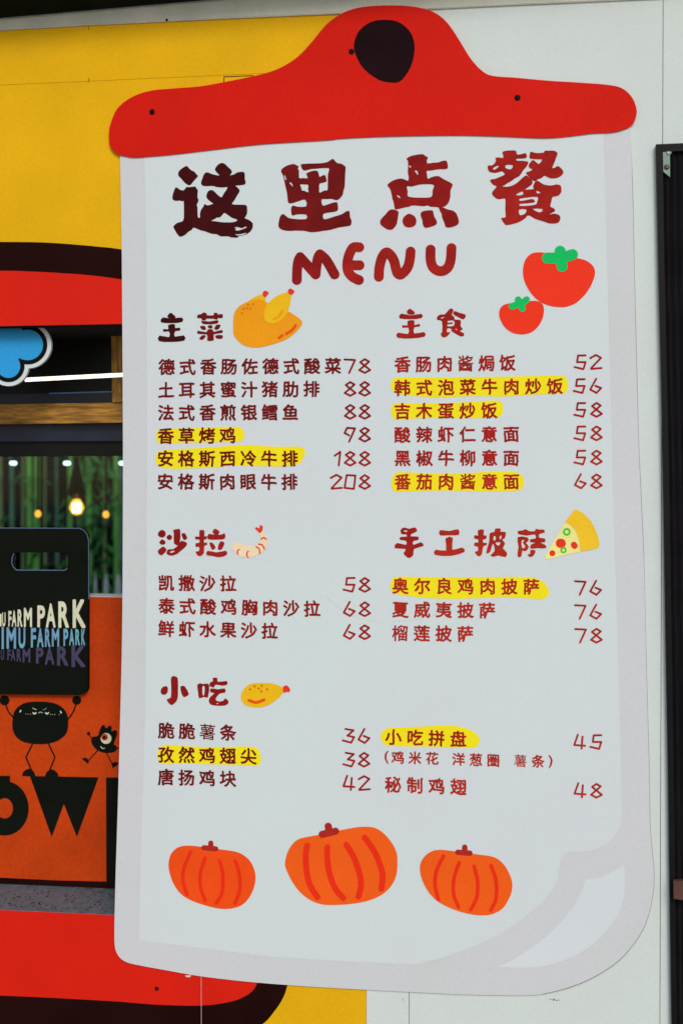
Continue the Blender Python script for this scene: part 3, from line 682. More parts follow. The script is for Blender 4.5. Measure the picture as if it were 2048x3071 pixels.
brush('title_character', 820, 460, 6.031, [
    [[(365,190),(420,215),(463,240),(440,270),(462,310),(462,390),(470,448),(540,445),(620,448),(598,380),(605,355),(700,318),(780,312),(815,350),(832,425),(880,400),(935,392),(950,430),(962,500),(920,525),(835,545),(828,620),(832,710),(880,690),(930,668),(978,665),(982,560),(985,380),(1010,285),(975,265),(860,268),(760,278),(680,283),(565,310),(520,280),(498,220),(515,192),(700,182),(850,178),(980,155),(1060,100),(1100,120),(1150,172),(1225,185),(1265,210),(1305,245),(1298,380),(1288,600),(1265,680),(1255,740),(1205,810),(1150,845),(1100,835),(1040,822),(940,828),(870,832),(888,940),(960,930),(1060,895),(1145,882),(1162,920),(1168,1010),(1140,1045),(1060,1062),(905,1090),(908,1185),(980,1180),(1120,1135),(1240,1098),(1310,1050),(1360,1038),(1378,1065),(1385,1150),(1412,1215),(1402,1290),(1350,1315),(1180,1340),(1020,1385),(900,1400),(815,1415),(700,1425),(620,1415),(560,1400),(400,1395),(300,1402),(180,1388),(105,1345),(90,1280),(105,1200),(125,1130),(178,1095),(230,1135),(290,1170),(400,1187),(592,1187),(592,1105),(410,1105),(370,1122),(330,1105),(320,1000),(350,942),(420,960),(595,958),(578,838),(480,855),(390,885),(300,905),(262,870),(250,740),(210,560),(180,410),(138,325),(170,265),(260,215)],
     [(482,562),(560,562),(630,568),(625,640),(635,705),(560,675),(515,670),(505,620)], [(196,400),(215,402),(222,440),(236,468),(222,480),(204,450)], [(288,545),(312,522),(345,560),(350,598),(335,590),(318,562)]]], 'ink1', 2)
brush('title_character', 1120, 450, 5.6, [
    [[(550,150),(600,110),(680,85),(820,68),(870,100),(912,125),(895,170),(905,222),(1000,212),(1095,205),(1150,182),(1215,178),(1238,215),(1245,300),(1200,320),(1090,322),(970,342),(895,350),(895,400),(912,482),(970,455),(1080,435),(1160,480),(1240,520),(1322,570),(1315,620),(1290,680),(1288,770),(1265,870),(1220,925),(1190,948),(1160,958),(1240,995),(1330,1018),(1385,1060),(1415,1130),(1432,1190),(1420,1240),(1370,1275),(1270,1302),(1210,1290),(1190,1230),(1150,1130),(1140,1070),(1108,1010),(1090,965),(1020,955),(950,950),(910,930),(840,942),(720,932),(635,932),(600,950),(520,965),(390,995),(355,980),(340,890),(315,810),(300,730),(275,650),(232,595),(260,555),(340,505),(450,478),(510,490),(580,512),(588,440),(575,380),(580,230),(570,170)],
     [(560,610),(640,612),(760,582),(900,572),(1012,590),(990,680),(980,770),(910,798),(720,798),(640,792),(572,770),(575,700)], [(685,355),(722,340),(740,368),(748,412),(732,410),(708,372)], [(592,262),(615,258),(628,285),(606,292)], [(388,770),(410,758),(440,780),(450,815),(430,800)]],
    [(290,998),(350,1000),(415,1030),(418,1070),(405,1160),(390,1240),(350,1300),(310,1335),(240,1335),(180,1300),(118,1250),(112,1185),(150,1130),(200,1080),(240,1030)],
    [(580,1070),(625,1075),(680,1105),(710,1150),(718,1200),(700,1260),(650,1290),(590,1300),(535,1285),(500,1245),(485,1190),(500,1135),(540,1095)],
    [(850,1020),(980,1012),(1005,1060),(1015,1110),(1050,1170),(1060,1240),(980,1282),(880,1305),(845,1285),(822,1230),(820,1180),(792,1110),(795,1050)]], 'ink2')
brush('title_character', 1440, 440, 5.807, [
    [[(385,90),(440,70),(560,62),(622,75),(635,132),(700,130),(780,110),(798,130),(807,185),(740,205),(630,210),(632,242),(740,245),(810,255),(835,275),(800,350),(750,400),(715,460),(670,515),(600,550),(540,595),(470,635),(410,675),(372,685),(450,698),(540,680),(620,640),(680,590),(720,550),(790,500),(840,530),(885,570),(905,610),(895,655),(830,705),(775,748),(850,742),(925,735),(915,690),(935,640),(960,602),(1010,598),(1070,640),(1140,665),(1240,675),(1310,657),(1390,670),(1410,740),(1400,800),(1350,855),(1255,875),(1235,950),(1215,1040),(1265,1065),(1303,1110),(1250,1148),(1195,1178),(1280,1165),(1350,1180),(1390,1220),(1380,1290),(1330,1332),(1200,1335),(1100,1300),(950,1255),(870,1205),(820,1198),(775,1250),(640,1325),(460,1365),(420,1340),(375,1280),(368,1235),(438,1228),(432,1100),(435,960),(425,900),(320,915),(250,880),(200,820),(225,760),(285,690),(225,665),(165,580),(250,560),(350,520),(425,480),(385,430),(340,435),(260,455),(165,440),(128,385),(135,325),(200,325),(250,285),(268,240),(262,195),(320,185),(395,195),(390,130)],
     [(445,318),(565,322),(530,392),(440,372)], [(620,832),(725,778),(745,828),(665,848)], [(980,765),(1050,800),(985,812)],
     [(685,905),(860,878),(1000,875),(985,960),(965,1005),(820,1028),(685,1028),(685,995),(800,985),(945,965),(925,920),(880,912),(760,935),(685,940)],
     [(670,1095),(800,1092),(775,1165),(690,1192)], [(905,1080),(1085,1085),(1030,1145)], [(220,375),(270,340),(318,330),(300,365),(235,402)]],
    [(878,85),(960,108),(1100,102),(1115,70),(1180,68),(1290,70),(1342,115),(1325,170),(1300,240),(1275,300),(1250,372),(1300,360),(1345,335),(1400,370),(1445,440),(1410,500),(1330,545),(1220,550),(1160,525),(1115,505),(1060,545),(1000,565),(960,600),(900,580),(850,530),(790,455),(850,430),(905,395),(855,370),(838,320),(870,270),(915,230),(970,270),(1020,298),(1070,235),(1060,220),(940,215),(855,198),(862,120)]], 'ink3', 2)
# MENU
SM = lambda l: sp(l, 850, 700, 2.851)
r_ = 42 / 2.851
for ls, ink in (([[(115,398),(118,300),(128,235),(143,202)], [(143,202),(275,350)], [(275,350),(285,260),(296,205),(312,178)], [(312,178),(355,215),(390,265),(415,310),(437,350)]], 'ink2'),
                ([[(648,118),(603,118),(578,145),(556,200),(545,260),(552,320),(580,362),(615,385),(645,398)], [(560,272),(650,272)]], 'ink3'),
                ([[(815,370),(820,290),(843,205),(878,162),(915,185),(945,235),(963,310),(975,340),(1000,352),(1035,325),(1065,280),(1080,220),(1086,155)]], 'ink3'),
                ([[(1257,138),(1257,225),(1275,285),(1310,315),(1342,322),(1375,315),(1408,285),(1428,225),(1435,125)]], 'ink3')):
    strokes('title_letter', [SM(l) for l in ls], r_, DI, M[ink], mb, h=1.0)

# section headings, traced
def heading(ox, oy, s, sets, ink, name='heading_character'):
    for i, polys in enumerate(sets): brush(name, ox, oy, s, polys, ink[i % len(ink)], 2)
heading(450, 850, 3.136, [
    [[(195,275),(220,292),(242,312),(228,330),(180,326),(165,305)], [(120,320),(200,330),(300,320),(305,362),(200,373),(105,365)],
     [(172,390),(235,383),(238,420),(280,415),(285,442),(238,450),(235,500),(320,488),(325,537),(200,550),(85,542),(90,490),(180,505),(182,452),(130,454),(128,428),(175,430)]],
    [[(450,295),(485,288),(505,272),(537,285),(535,298),(598,300),(600,278),(635,278),(638,292),(683,288),(682,325),(640,325),(630,342),(600,332),(530,332),(528,345),(490,345),(485,328),(447,325)],
     [(485,350),(560,358),(637,345),(637,375),(560,384),(500,380)], [(472,402),(515,400),(527,432),(500,437),(478,420)], [(545,400),(568,390),(590,402),(585,420),(565,424),(547,414)], [(605,428),(625,390),(665,390),(650,425),(630,435)],
     [(450,445),(530,458),(545,432),(590,432),(600,455),(675,437),(680,465),(600,478),(603,530),(560,542),(538,530),(537,480),(455,475)],
     [(465,515),(495,487),(527,492),(500,527),(475,528)], [(615,490),(680,485),(680,518),(630,518)]]], ['ink0', 'ink1'])
heading(1150, 850, 3.136, [
    [[(245,237),(275,255),(295,275),(280,292),(235,290),(217,265)], [(165,283),(255,300),(355,285),(358,325),(255,336),(150,327)],
     [(225,352),(288,347),(290,390),(335,380),(340,405),(290,412),(288,470),(380,457),(385,500),(255,517),(130,510),(135,462),(230,475),(232,415),(180,418),(178,392),(225,395)]],
    [[[(625,235),(658,252),(640,295),(665,315),(668,340),(725,345),(722,400),(745,430),(715,448),(755,468),(752,493),(725,498),(680,475),(635,445),(640,430),(600,420),(598,460),(628,455),(600,495),(555,508),(535,470),(550,460),(548,355),(510,345),(500,320),(530,292),(575,290)],
      [(605,352),(662,350),(660,398),(602,402),(602,385),(640,380),(655,370),(640,365),(605,370)], [(668,430),(690,428),(688,440)], [(535,325),(565,312),(568,320),(545,330)]], [(665,260),(710,275),(765,292),(770,315),(745,338),(700,315),(655,290)]]], ['ink3', 'ink3'])
heading(450, 1550, 3.92, [
    [[(94,205),(110,170),(145,153),(180,172),(187,205),(170,235),(135,242),(105,228)], [(195,240),(215,215),(240,210),(262,235),(250,265),(220,272)], [(113,298),(130,272),(155,267),(183,292),(178,320),(140,328),(118,315)], [(95,400),(125,368),(160,350),(195,380),(185,410),(140,452),(105,435)],
     [(275,155),(330,143),(358,160),(350,320),(285,315),(282,190)], [(372,200),(410,192),(438,240),(430,262),(400,272),(382,240)], [[(375,282),(435,305),(425,345),(370,395),(310,440),(250,457),(195,432),(215,382),(270,380),(320,345),(350,305)], [(235,410),(285,395),(288,410),(250,425)]]],
    [[(582,160),(640,160),(640,230),(668,225),(668,260),(638,268),(638,305),(668,302),(672,330),(638,345),(636,425),(590,463),(560,450),(535,410),(578,400),(578,352),(538,355),(540,310),(580,305),(580,268),(532,262),(540,228),(582,232)],
     [(735,180),(765,138),(820,175),(800,210),(850,205),(880,195),(882,255),(800,268),(680,262),(690,200),(760,210)], [(700,305),(735,305),(773,360),(740,388),(720,370)], [(825,290),(877,305),(850,375),(820,390),(797,370)], [(680,398),(780,418),(895,398),(900,450),(810,475),(740,460),(665,448)]]], ['ink2', 'ink3'])
heading(1150, 1510, 2.24, [
    [[[(115,175),(140,160),(170,170),(210,160),(225,185),(195,200),(180,220),(232,222),(232,245),(200,252),(200,278),(250,260),(268,285),(205,305),(200,345),(170,367),(140,345),(135,330),(148,305),(75,300),(90,265),(150,278),(150,250),(112,245),(112,225),(155,222),(150,207),(120,205)], [(132,180),(160,182),(150,192)]]],
    [[(380,178),(440,185),(500,172),(505,210),(440,213),(378,213)], [(415,235),(465,230),(460,310),(525,295),(543,325),(450,352),(345,345),(350,310),(420,315)]],
    [[(632,180),(672,175),(670,212),(690,215),(688,238),(668,242),(668,262),(692,265),(690,280),(668,290),(660,340),(635,355),(612,325),(632,318),(632,290),(608,285),(612,262),(635,262),(632,240),(608,235),(612,212),(635,215)],
     [[(712,200),(745,190),(748,170),(785,168),(785,190),(820,192),(812,235),(795,240),(815,270),(800,300),(828,330),(818,360),(770,350),(735,358),(718,345),(745,320),(740,280),(730,275),(715,325),(690,335),(695,300),(710,250)], [(738,222),(752,220),(752,244),(738,248)], [(780,218),(792,216),(788,236),(778,240)], [(750,264),(785,260),(770,284)]]],
    [[(902,185),(935,180),(955,172),(975,185),(1015,185),(1020,170),(1045,175),(1075,175),(1080,195),(1045,205),(1045,230),(1082,235),(1082,260),(1050,262),(1085,278),(1088,300),(1030,300),(985,303),(990,275),(1020,262),(985,260),(985,240),(1020,235),(1015,208),(965,215),(940,212),(905,205)],
     [[(900,225),(965,228),(972,250),(955,265),(975,290),(955,320),(930,318),(925,355),(898,355),(905,290)], [(926,248),(946,246),(934,262),(950,285),(944,298),(928,296)]], [(985,312),(1018,315),(1010,345),(985,360),(965,345),(985,335)]]], ['ink3', 'ink4', 'ink4', 'ink4'])
heading(460, 2000, 3.564, [
    [[(80,255),(100,218),(140,205),(157,225),(155,265),(130,297),(90,290)], [(190,120),(215,98),(255,110),(265,150),(265,300),(250,365),(200,408),(165,385),(145,345),(190,325),(192,200)], [(290,215),(335,205),(378,280),(370,305),(335,322),(308,300)]],
    [[[(470,195),(500,175),(530,183),(570,178),(600,200),(585,325),(545,320),(490,335),(480,270)], [(525,212),(550,210),(545,298),(528,298)]],
     [(635,118),(685,118),(690,160),(785,150),(788,190),(735,200),(665,190),(650,220),(605,205),(605,170),(640,150)],
     [[(615,230),(690,240),(765,230),(768,275),(710,285),(665,345),(700,370),(750,360),(770,335),(808,375),(770,412),(690,415),(620,405),(593,365),(610,320),(655,280),(612,272)], [(668,390),(700,388),(690,398)]]]], ['ink2', 'ink2'])

# dish lines and prices
DIG = {'0': [[(.2, .02), (.98, .05), (.85, 1), (.02, .93), (.2, .02)]], '1': [[(.22, .3), (.72, .02), (.58, 1)]], '2': [[(0, .22), (.5, 0), (.95, .2), (.06, .95), (.08, .99), (1, .93)]],
       '3': [[(.22, .02), (.95, .12), (.4, .5), (1, .6), (.74, 1), (0, .84)]], '4': [[(.35, 0), (.02, .74), (1, .79)], [(.76, .14), (.68, 1)]], '5': [[(.98, .02), (.30, .03), (.22, .50), (.98, .50), (.78, 1), (0, .85)]],
       '6': [[(.55, 0), (.02, .76), (.58, 1), (1, .66), (.48, .50)]], '7': [[(0, .04), (.95, .08), (.42, 1)]], '8': [[(.12, .24), (.52, .02), (.9, .2), (.03, .8), (.52, 1), (1, .80), (.12, .24)]], '9': [[(.42, .56), (.02, .38), (.24, .02), (.95, .06), (.42, 1)]]}
def price(digs, y, ink, slope=0.0):
    V, P = [], []
    for ch, cx_ in digs:
        w, h_ = 33.5, 42; yy = y + slope * (cx_ - digs[-1][1])
        strokes('', [[(cx_ - w / 2 + a * w, yy - h_ / 2 + b * h_) for a, b in l] for l in DIG[ch]], 2.9, 0, None, None, h=.95, smooth=False, V=V, P=P)
    ink_obj('price', V, P, DI, M[ink], mb)
def dish(text, x0, y0, x1, y1, ink, size=50): line_obj('dish_name', text, x0, y0, x1, y1, size, DI, M[ink], mb, bold=.026)
A, B = 1049.5, 1093
for txt, x0, y0, x1, y1, ink, digs, py, pink in (
    ('德式香肠佐德式酸菜', 500.4, 1100.4, 998, 1097, 'ink1', (('7', A), ('8', B)), 1097, 'ink2'),
    ('土耳其蜜汁猪肋排', 498, 1169.6, 934, 1166, 'ink1', (('8', A), ('8', B)), 1165.5, 'ink2'),
    ('法式香煎银鳕鱼', 498, 1237.5, 871, 1236.6, 'ink1', (('8', A), ('8', B)), 1234.5, 'ink2'),
    ('香草烤鸡', 497.8, 1307, 683, 1306, 'ink1', (('9', A), ('8', B)), 1303, 'ink2'),
    ('安格斯西冷牛排', 497, 1375, 869, 1375, 'ink1', (('1', 1013), ('8', A), ('8', B)), 1375, 'ink3'),
    ('安格斯肉眼牛排', 496, 1444, 868, 1445, 'ink1', (('2', 1009), ('0', A), ('8', B)), 1445, 'ink3'),
    ('香肠肉酱焗饭', 1206.7, 1092.7, 1521, 1088, 'ink3', (('5', 1739), ('2', 1786)), 1085.5, 'ink3'),
    ('韩式泡菜牛肉炒饭', 1206, 1163, 1663, 1158, 'ink3', (('5', 1736), ('6', 1785)), 1157, 'ink3'),
    ('吉木蛋炒饭', 1206, 1233, 1466, 1231, 'ink3', (('5', 1738), ('8', 1787)), 1228.5, 'ink3'),
    ('酸辣虾仁意面', 1206, 1304, 1531.7, 1301.5, 'ink3', (('5', 1738), ('8', 1787)), 1299, 'ink4'),
    ('黑椒牛柳意面', 1206.7, 1374, 1532, 1373, 'ink3', (('5', 1738), ('8', 1787)), 1371.6, 'ink4'),
    ('番茄肉酱意面', 1206.7, 1445, 1532, 1444, 'ink4', (('6', 1739), ('8', 1787)), 1443, 'ink4'),
    ('凯撒沙拉', 499, 1748, 684, 1750, 'ink2', (('5', 1047), ('8', B)), 1753.6, 'ink3'),
    ('泰式酸鸡胸肉沙拉', 500, 1817, 935, 1825, 'ink2', (('6', 1047), ('8', B)), 1826.5, 'ink3'),
    ('鲜虾水果沙拉', 499, 1885, 808.5, 1892, 'ink2', (('6', 1047), ('8', B)), 1895.5, 'ink3'),
    ('奥尔良鸡肉披萨', 1200, 1757, 1592, 1760, 'ink4', (('7', 1740), ('6', 1785)), 1762.5, 'ink3'),
    ('夏威夷披萨', 1200, 1828, 1460, 1831, 'ink4', (('7', 1740), ('6', 1785)), 1834.5, 'ink4'),
    ('榴莲披萨', 1199, 1898.7, 1394.6, 1901, 'ink4', (('7', 1741), ('8', 1787)), 1906, 'ink4'),
    ('脆脆薯条', 499, 2191, 684, 2197, 'ink1', (('3', 1045), ('6', 1091)), 2207, 'ink3'),
    ('孜然鸡翅尖', 498, 2263, 745.5, 2268, 'ink1', (('3', 1046), ('8', 1091)), 2278, 'ink3'),
    ('唐扬鸡块', 498, 2330.6, 683.5, 2335.5, 'ink1', (('4', 1046), ('2', 1092)), 2348.5, 'ink3'),
    ('小吃拼盘', 1179, 2210, 1373.6, 2216, 'ink3', (('4', 1737), ('5', 1786)), 2225, 'ink4'),
    ('秘制鸡翅', 1178, 2353, 1374.5, 2360, 'ink4', (('4', 1738), ('8', 1787)), 2371, 'ink4')):
    dish(txt, x0, y0, x1, y1, ink); price(digs, py, pink, (y1 - y0) / (x1 - x0) * .5)
for ch, x, y in (('(', 1158.8, 2270.5), ('鸡', 1192.8, 2271.4), ('米', 1244, 2272.8), ('花', 1295.4, 2274), ('洋', 1374.5, 2277), ('葱', 1426.7, 2278.6), ('圈', 1478.5, 2280), ('薯', 1559.7, 2281.7), ('条', 1612.4, 2283), (')', 1650, 2284)):
    V, P = [], []
    char_poly(ch, x, y, 40, V, P, .023, .02, .8, step=.9)
    ink_obj('note_character', V, P, DI, M['ink4'], mb)

# yellow marker strokes under some dishes
def marker(ox, oy, s, pts): flat('highlight', [[sp(sm(pts), ox, oy, s)]], D0 + .0011, M['hl'], mb)
marker(450, 1260, 2.24, [(42,100),(55,68),(110,57),(300,54),(480,47),(600,47),(635,92),(620,135),(585,145),(400,150),(200,152),(90,160),(52,145)])
marker(450, 1260, 2.24, [(37,265),(50,220),(100,202),(300,188),(500,175),(650,167),(850,178),(1010,179),(1042,215),(1025,265),(985,300),(850,312),(600,305),(400,318),(180,328),(90,320),(50,300)])
marker(1150, 1040, 2.24, [(48,260),(60,222),(110,207),(400,205),(800,200),(1180,193),(1225,215),(1238,255),(1230,295),(1200,314),(1000,322),(800,335),(600,332),(350,340),(150,325),(70,305)])
marker(1150, 1040, 2.24, [(50,430),(60,397),(100,381),(400,378),(620,368),(720,360),(785,368),(803,410),(790,458),(750,475),(600,480),(300,478),(90,488),(58,465)])
marker(1150, 1260, 2.24, [(53,420),(62,375),(110,349),(300,358),(450,360),(600,352),(750,345),(900,352),(943,405),(930,455),(890,475),(700,478),(500,475),(300,475),(90,482),(58,460)])
marker(1150, 1700, 2.24, [(45,125),(60,82),(100,66),(300,68),(600,70),(950,68),(1060,92),(1105,150),(1105,190),(1070,215),(1000,215),(800,202),(600,212),(400,215),(200,200),(80,180),(50,155)])
marker(450, 2140, 2.24, [(52,275),(67,228),(120,211),(300,222),(500,225),(650,220),(720,235),(745,285),(740,332),(710,352),(600,345),(400,342),(250,335),(90,338),(58,310)])
marker(1120, 2150, 2.24, [(48,140),(60,97),(110,73),(250,68),(400,60),(520,58),(620,75),(690,115),(708,150),(700,190),(660,208),(550,205),(350,200),(200,198),(90,190),(58,165)])

# faint old scratches in the vinyl
M['scratch'] = material('vinyl_scratch', (.66, .60, .61), .5, .2)
strokes('scratch', [[(975, 1786), (1030, 1832), (1090, 1858), (1160, 1866), (1290, 1850), (1370, 1800)]], .55, D0 + .0010, M['scratch'], mb, h=1.3)
strokes('scratch', [[(390, 1640), (480, 1655), (620, 1668), (760, 1676), (850, 1690)]], .5, D0 + .0010, M['scratch'], mb, h=1.3)
strokes('scratch', [[(1620, 1602), (1720, 1590), (1800, 1572)]], .5, D0 + .0010, M['scratch'], mb, h=1.2)

# illustrations
DA = D0 + .0018
def blob(name, ox, oy, s, pts, mat, d, par, k=4): return flat(name, [[sp(sm(pts, k), ox, oy, s)]], d, M[mat], par)
def stk(name, ox, oy, s, lines, r, mat, d, par, blobs=()): return strokes(name, [sp(l, ox, oy, s) for l in lines], r / s, d, M[mat], par, h=.8, blobs=[(ox + x / s, oy + y / s, rr / s) for x, y, rr in blobs])
# roast chicken
ch = blob('roast_chicken', 450, 850, 3.136, [(783,400),(785,330),(800,265),(840,215),(900,180),(960,155),(1020,148),(1075,160),(1115,188),(1300,262),(1340,285),(1405,330),(1430,368),(1410,415),(1340,485),(1260,535),(1150,573),(1050,598),(960,600),(880,580),(820,530),(787,475)], 'ch_or', DA, mb)
blob('leg', 450, 850, 3.136, [(930,165),(990,125),(1050,105),(1080,125),(1085,168),(1050,156),(1000,150)], 'ch_ye', DA + .0004, ch)
blob('leg', 450, 850, 3.136, [(1072,300),(1078,250),(1100,200),(1160,140),(1230,100),(1300,85),(1325,110),(1320,180),(1300,250),(1265,310),(1220,350),(1160,373),(1105,365),(1078,335)], 'ch_ye', DA + .0005, ch)
stk('leg_shading', 450, 850, 3.136, [[(1165,335),(1215,305),(1245,258)]], 12, 'ch_or', DA + .0008, ch)
blob('bone_tip', 450, 850, 3.136, [(1065,80),(1082,68),(1098,72),(1116,88),(1105,108),(1082,130),(1058,105)], 'tip', DA + .0008, ch)
blob('bone_tip', 450, 850, 3.136, [(1300,62),(1318,48),(1334,52),(1358,72),(1348,92),(1325,108),(1298,88)], 'tip', DA + .0009, ch)
stk('roast_spots', 450, 850, 3.136, [], 9, 'ch_sp', DA + .0008, ch, [(x, y, 9) for x, y in ((923,198),(971,194),(880,238),(915,232),(944,235),(867,280))])
stk('roast_mark', 450, 850, 3.136, [[(1370,392),(1340,435),(1280,474)], [(1245,488),(1213,512)]], 13, 'ch_hi', DA + .0008, ch)
# tomatoes
tm = blob('tomato', 1450, 720, 3.92, [(460,380),(470,280),(510,200),(570,155),(650,143),(730,150),(850,170),(1000,200),(1100,213),(1200,240),(1270,290),(1303,350),(1300,430),(1250,550),(1180,650),(1080,740),(980,780),(900,787),(790,775),(680,735),(590,665),(520,570),(475,470)], 'tomato', DA, mb)
stk('calyx', 1450, 720, 3.92, [[(745,210),(905,210)], [(897,130),(918,308)], [(905,212),(1042,170)]], 64, 'green', DA + .0005, tm)
tm = blob('tomato', 1450, 720, 3.92, [(180,870),(195,800),(240,760),(310,742),(420,735),(520,720),(610,714),(670,735),(700,775),(706,840),(690,920),(650,1000),(580,1070),(500,1102),(420,1106),(330,1085),(250,1025),(200,945)], 'tomato', DA + .0002, mb)
stk('calyx', 1450, 720, 3.92, [[(330,778),(440,740)], [(405,700),(455,806)], [(440,750),(503,700)]], 39, 'green', DA + .0007, tm)
# shrimp
sh = blob('shrimp', 450, 1550, 3.92, [(965,350),(980,312),(1030,302),(1100,322),(1180,337),(1250,335),(1290,290),(1300,240),(1285,195),(1320,180),(1365,200),(1387,250),(1380,320),(1350,390),(1290,435),(1220,468),(1140,478),(1060,460),(1000,420),(970,380)], 'shrimp', DA, mb)
blob('tail', 450, 1550, 3.92, [(1235,132),(1260,122),(1285,138),(1290,110),(1303,97),(1325,112),(1322,155),(1295,190),(1270,172)], 'tip', DA + .0004, sh, 3)
stk('stripes', 450, 1550, 3.92, [[(1308,262),(1335,245),(1367,262)], [(1277,322),(1320,330),(1345,378)], [(1248,350),(1285,380),(1290,430)], [(1048,384),(1027,405),(1033,435)], [(1155,402),(1137,435),(1150,472)]], 8, 'tip', DA + .0005, sh)
# pizza slice
pz = flat('pizza_slice', [[sp([(1083,368),(1086,350),(1130,270),(1180,190),(1220,122),(1270,140),(1310,210),(1324,324),(1200,350),(1100,374),(1088,374)], 1150, 1510, 2.24)]], DA, M['cheese'], mb)
flat('crust', [[sp([(1217,126),(1250,82),(1278,44),(1290,38),(1335,62)], 1150, 1510, 2.24) + sp(sm([(1340,65),(1395,125),(1432,205),(1450,275)], 4, False), 1150, 1510, 2.24) + sp([(1446,290),(1420,303),(1385,312),(1320,322)], 1150, 1510, 2.24) + sp(sm([(1318,300),(1308,235),(1285,180),(1250,145),(1217,126)], 4, False)[:-1], 1150, 1510, 2.24)]], DA + .0004, M['crust'], pz)
stk('salami', 1150, 1510, 2.24, [], 9, 'tip', DA + .0004, pz, [(1186,267,31),(1192,268,31)])
stk('salami', 1150, 1510, 2.24, [], 9, 'tip', DA + .0004, pz, [(1132,334,20)])
stk('salami', 1150, 1510, 2.24, [], 9, 'tip', DA + .0004, pz, [(1277,278,21),(1281,284,21)])
for x, y, a, b in ((1229,190,26,13),(1207,313,21,10)):
    circ = lambda r: sp([(x + r * math.cos(k), y + r * math.sin(k)) for k in np.linspace(0, 2 * math.pi, 25)[:-1]], 1150, 1510, 2.24)
    flat('pepper_ring', [[circ(a), circ(b)]], DA + .0008, M['ring'], pz)
# drumstick
dr = blob('drumstick', 460, 2000, 3.564, [(937,320),(950,265),(1000,205),(1060,177),(1150,170),(1260,176),(1330,195),(1385,225),(1388,262),(1350,320),(1270,385),(1180,425),(1090,432),(1000,415),(950,370)], 'ch_ye', DA, mb)
blob('bone_tip', 460, 2000, 3.564, [(1385,222),(1398,205),(1418,197),(1440,208),(1463,245),(1450,270),(1425,266),(1390,275)], 'tip', DA + .0004, dr)
stk('roast_spots', 460, 2000, 3.564, [], 9, 'ch_sp', DA + .0004, dr, [(x, y, 12) for x, y in ((1082,207),(1160,202),(1034,240),(1127,231),(1155,262),(1217,240))])
stk('roast_mark', 460, 2000, 3.564, [[(1022,358),(1100,380),(1183,352)]], 16, 'ch_hi', DA + .0004, dr)
# pumpkins
def pumpkin(ox, oy, s, body_, mat, stem, ribs, rr, sr):
    p = blob('pumpkin', ox, oy, s, body_, mat, DA, mb)
    stk('stem', ox, oy, s, stem, sr, 'p_stem', DA + .0005, p)
    for r0 in ribs: stk('rib', ox, oy, s, [r0], rr, 'p_rib', DA + .0004, p)
pumpkin(0, 2300, 1.568, [(794,450),(805,410),(835,380),(880,370),(950,376),(1040,388),(1120,402),(1170,435),(1195,480),(1202,525),(1190,580),(1160,630),(1120,658),(1060,668),(990,658),(900,628),(850,595),(815,545),(797,490)], 'p_or2', [[(992,358),(992,384)], [(960,380),(1015,385)]], [[(897,400),(865,480),(862,540),(880,598)], [(965,430),(943,500),(945,570),(965,628)], [(1033,442),(1048,500),(1045,590),(1018,640)], [(1107,442),(1125,500),(1128,580),(1105,642)]], 8.5, 12)
pumpkin(1000, 2300, 1.496, [(387,450),(398,415),(428,385),(470,372),(540,378),(640,392),(720,405),(765,440),(790,485),(801,525),(795,570),(770,620),(740,648),(690,665),(620,662),(540,640),(470,605),(425,560),(395,500)], 'p_or', [[(588,360),(588,386)], [(557,383),(611,387)]], [[(493,400),(462,465),(455,530),(470,595)], [(563,430),(540,500),(538,570),(560,628)], [(630,445),(645,510),(642,585),(615,640)], [(706,443),(728,510),(728,590),(705,642)]], 8.5, 12)
pumpkin(830, 2440, 4.02, [(100,600),(125,480),(180,380),(260,310),(400,275),(500,258),(700,215),(900,175),(1050,158),(1180,172),(1290,240),(1390,360),(1445,480),(1453,600),(1440,740),(1380,870),(1270,975),(1100,1050),(880,1090),(650,1102),(520,1088),(400,1040),(280,945),(180,810),(115,670)], 'p_or', [[(620,152),(632,210)], [(548,250),(708,212)]], [[(367,385),(350,500),(358,680),(400,860),(492,1008)], [(610,405),(608,540),(640,740),(710,910),(800,1018)], [(838,375),(920,510),(985,680),(1015,850),(985,1000)], [(1060,290),(1160,430),(1230,580),(1275,740),(1260,905)]], 36, 43)

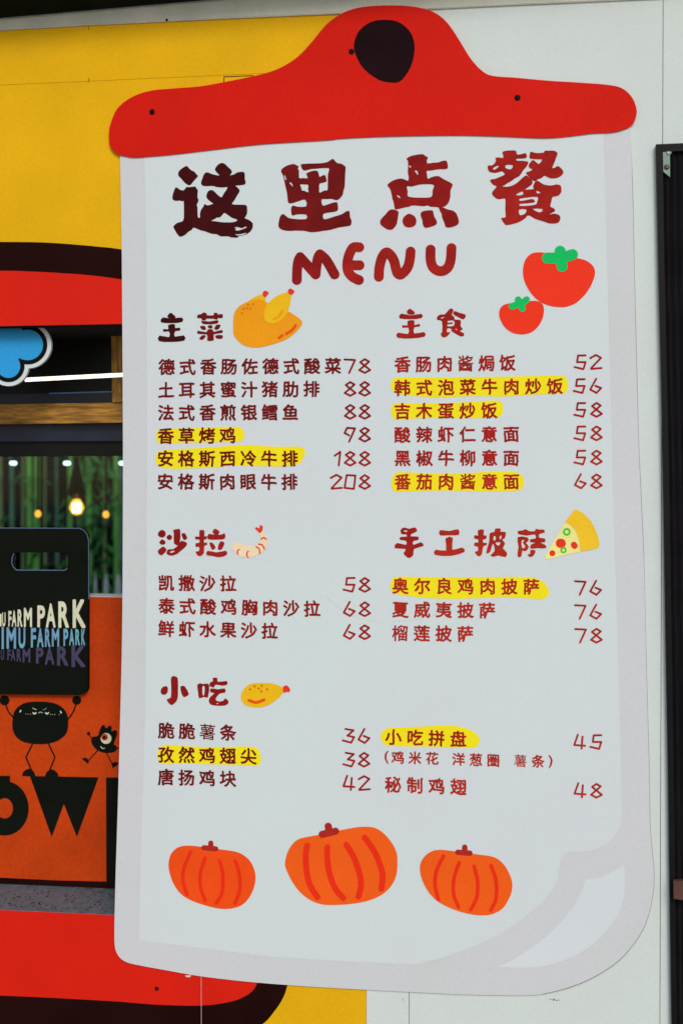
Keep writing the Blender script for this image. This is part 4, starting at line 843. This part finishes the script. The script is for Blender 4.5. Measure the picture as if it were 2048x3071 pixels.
# ------------------------------------------------------------------ black sliding door at the right edge
DD = .024
dn = empty('sliding_door', at(2040, 3071, DD), 'black metal door with pleated charcoal fabric and a small steel bracket at the wall edge', 'door')
fo = [(1965.7, 432.7), (1973, 780), (1982, 1150), (1987, 1400), (1992, 1725), (2002, 2290), (2008, 2726), (2013, 3071), (2016, 3200)]
fi = [(1986, 455), (1991, 780), (1999, 1150), (2005, 1400), (2010, 1725), (2019, 2290), (2024, 2726), (2029, 3071), (2032, 3200)]
flat('jamb', [[fo + fi[::-1]]], DD, M['door'], dn, thick=.021)
flat('head', [[[(1965.7, 432.7), (2300, 418), (2300, 441), (1986, 455)]]], DD - .0004, M['door'], dn, thick=.021)
def lerp_f(y, off):
    for (x0, y0), (x1, y1) in zip(fi, fi[1:]):
        if y <= y1: return x0 + (x1 - x0) * (y - y0) / (y1 - y0) + off
    return fi[-1][0] + off
k = 0; off = -3.0
while off < 120:
    w = 21.0; ys = [446, 780, 1150, 1400, 1725, 2290, 2726, 3071, 3190]
    V = []
    for y in ys:
        a = at(lerp_f(y, off), y, .006); b = at(lerp_f(y, off + w * .62), y, .015); c = at(lerp_f(y, off + w), y, .006)
        V += [a, b, c]
    F = []
    for i in range(len(ys) - 1):
        F += [(3 * i, 3 * i + 3, 3 * i + 4, 3 * i + 1), (3 * i + 1, 3 * i + 4, 3 * i + 5, 3 * i + 2)]
    mesh_obj('pleat', V, F, M['slat'], dn); off += w; k += 1
br = flat('bracket', [[[(1986.5, 453.5), (2016, 452), (2012.5, 457), (2007.5, 466), (2008, 531), (1988, 515)]]], .022, M['metal'], dn, thick=.004)
lathe('screw', [(0, .004), (.004, .003), (.006, 0)], at(2003, 459, .023), (0, -1, 0), material('bright_screw', (.8, .8, .7), .25, .5, metal=.7), br, 12)
lathe('screw', [(0, .002), (.004, .003), (.0075, 0)], at(1998, 501, .023), (0, -1, 0), M['handle'], br, 12)
hd = flat('handle', [[[(2019, 2643), (2060, 2640), (2060, 2702), (2036, 2698), (2020, 2696)]]], .055, M['handle'], dn, thick=.02)
bpy.data.objects.remove(_fo)
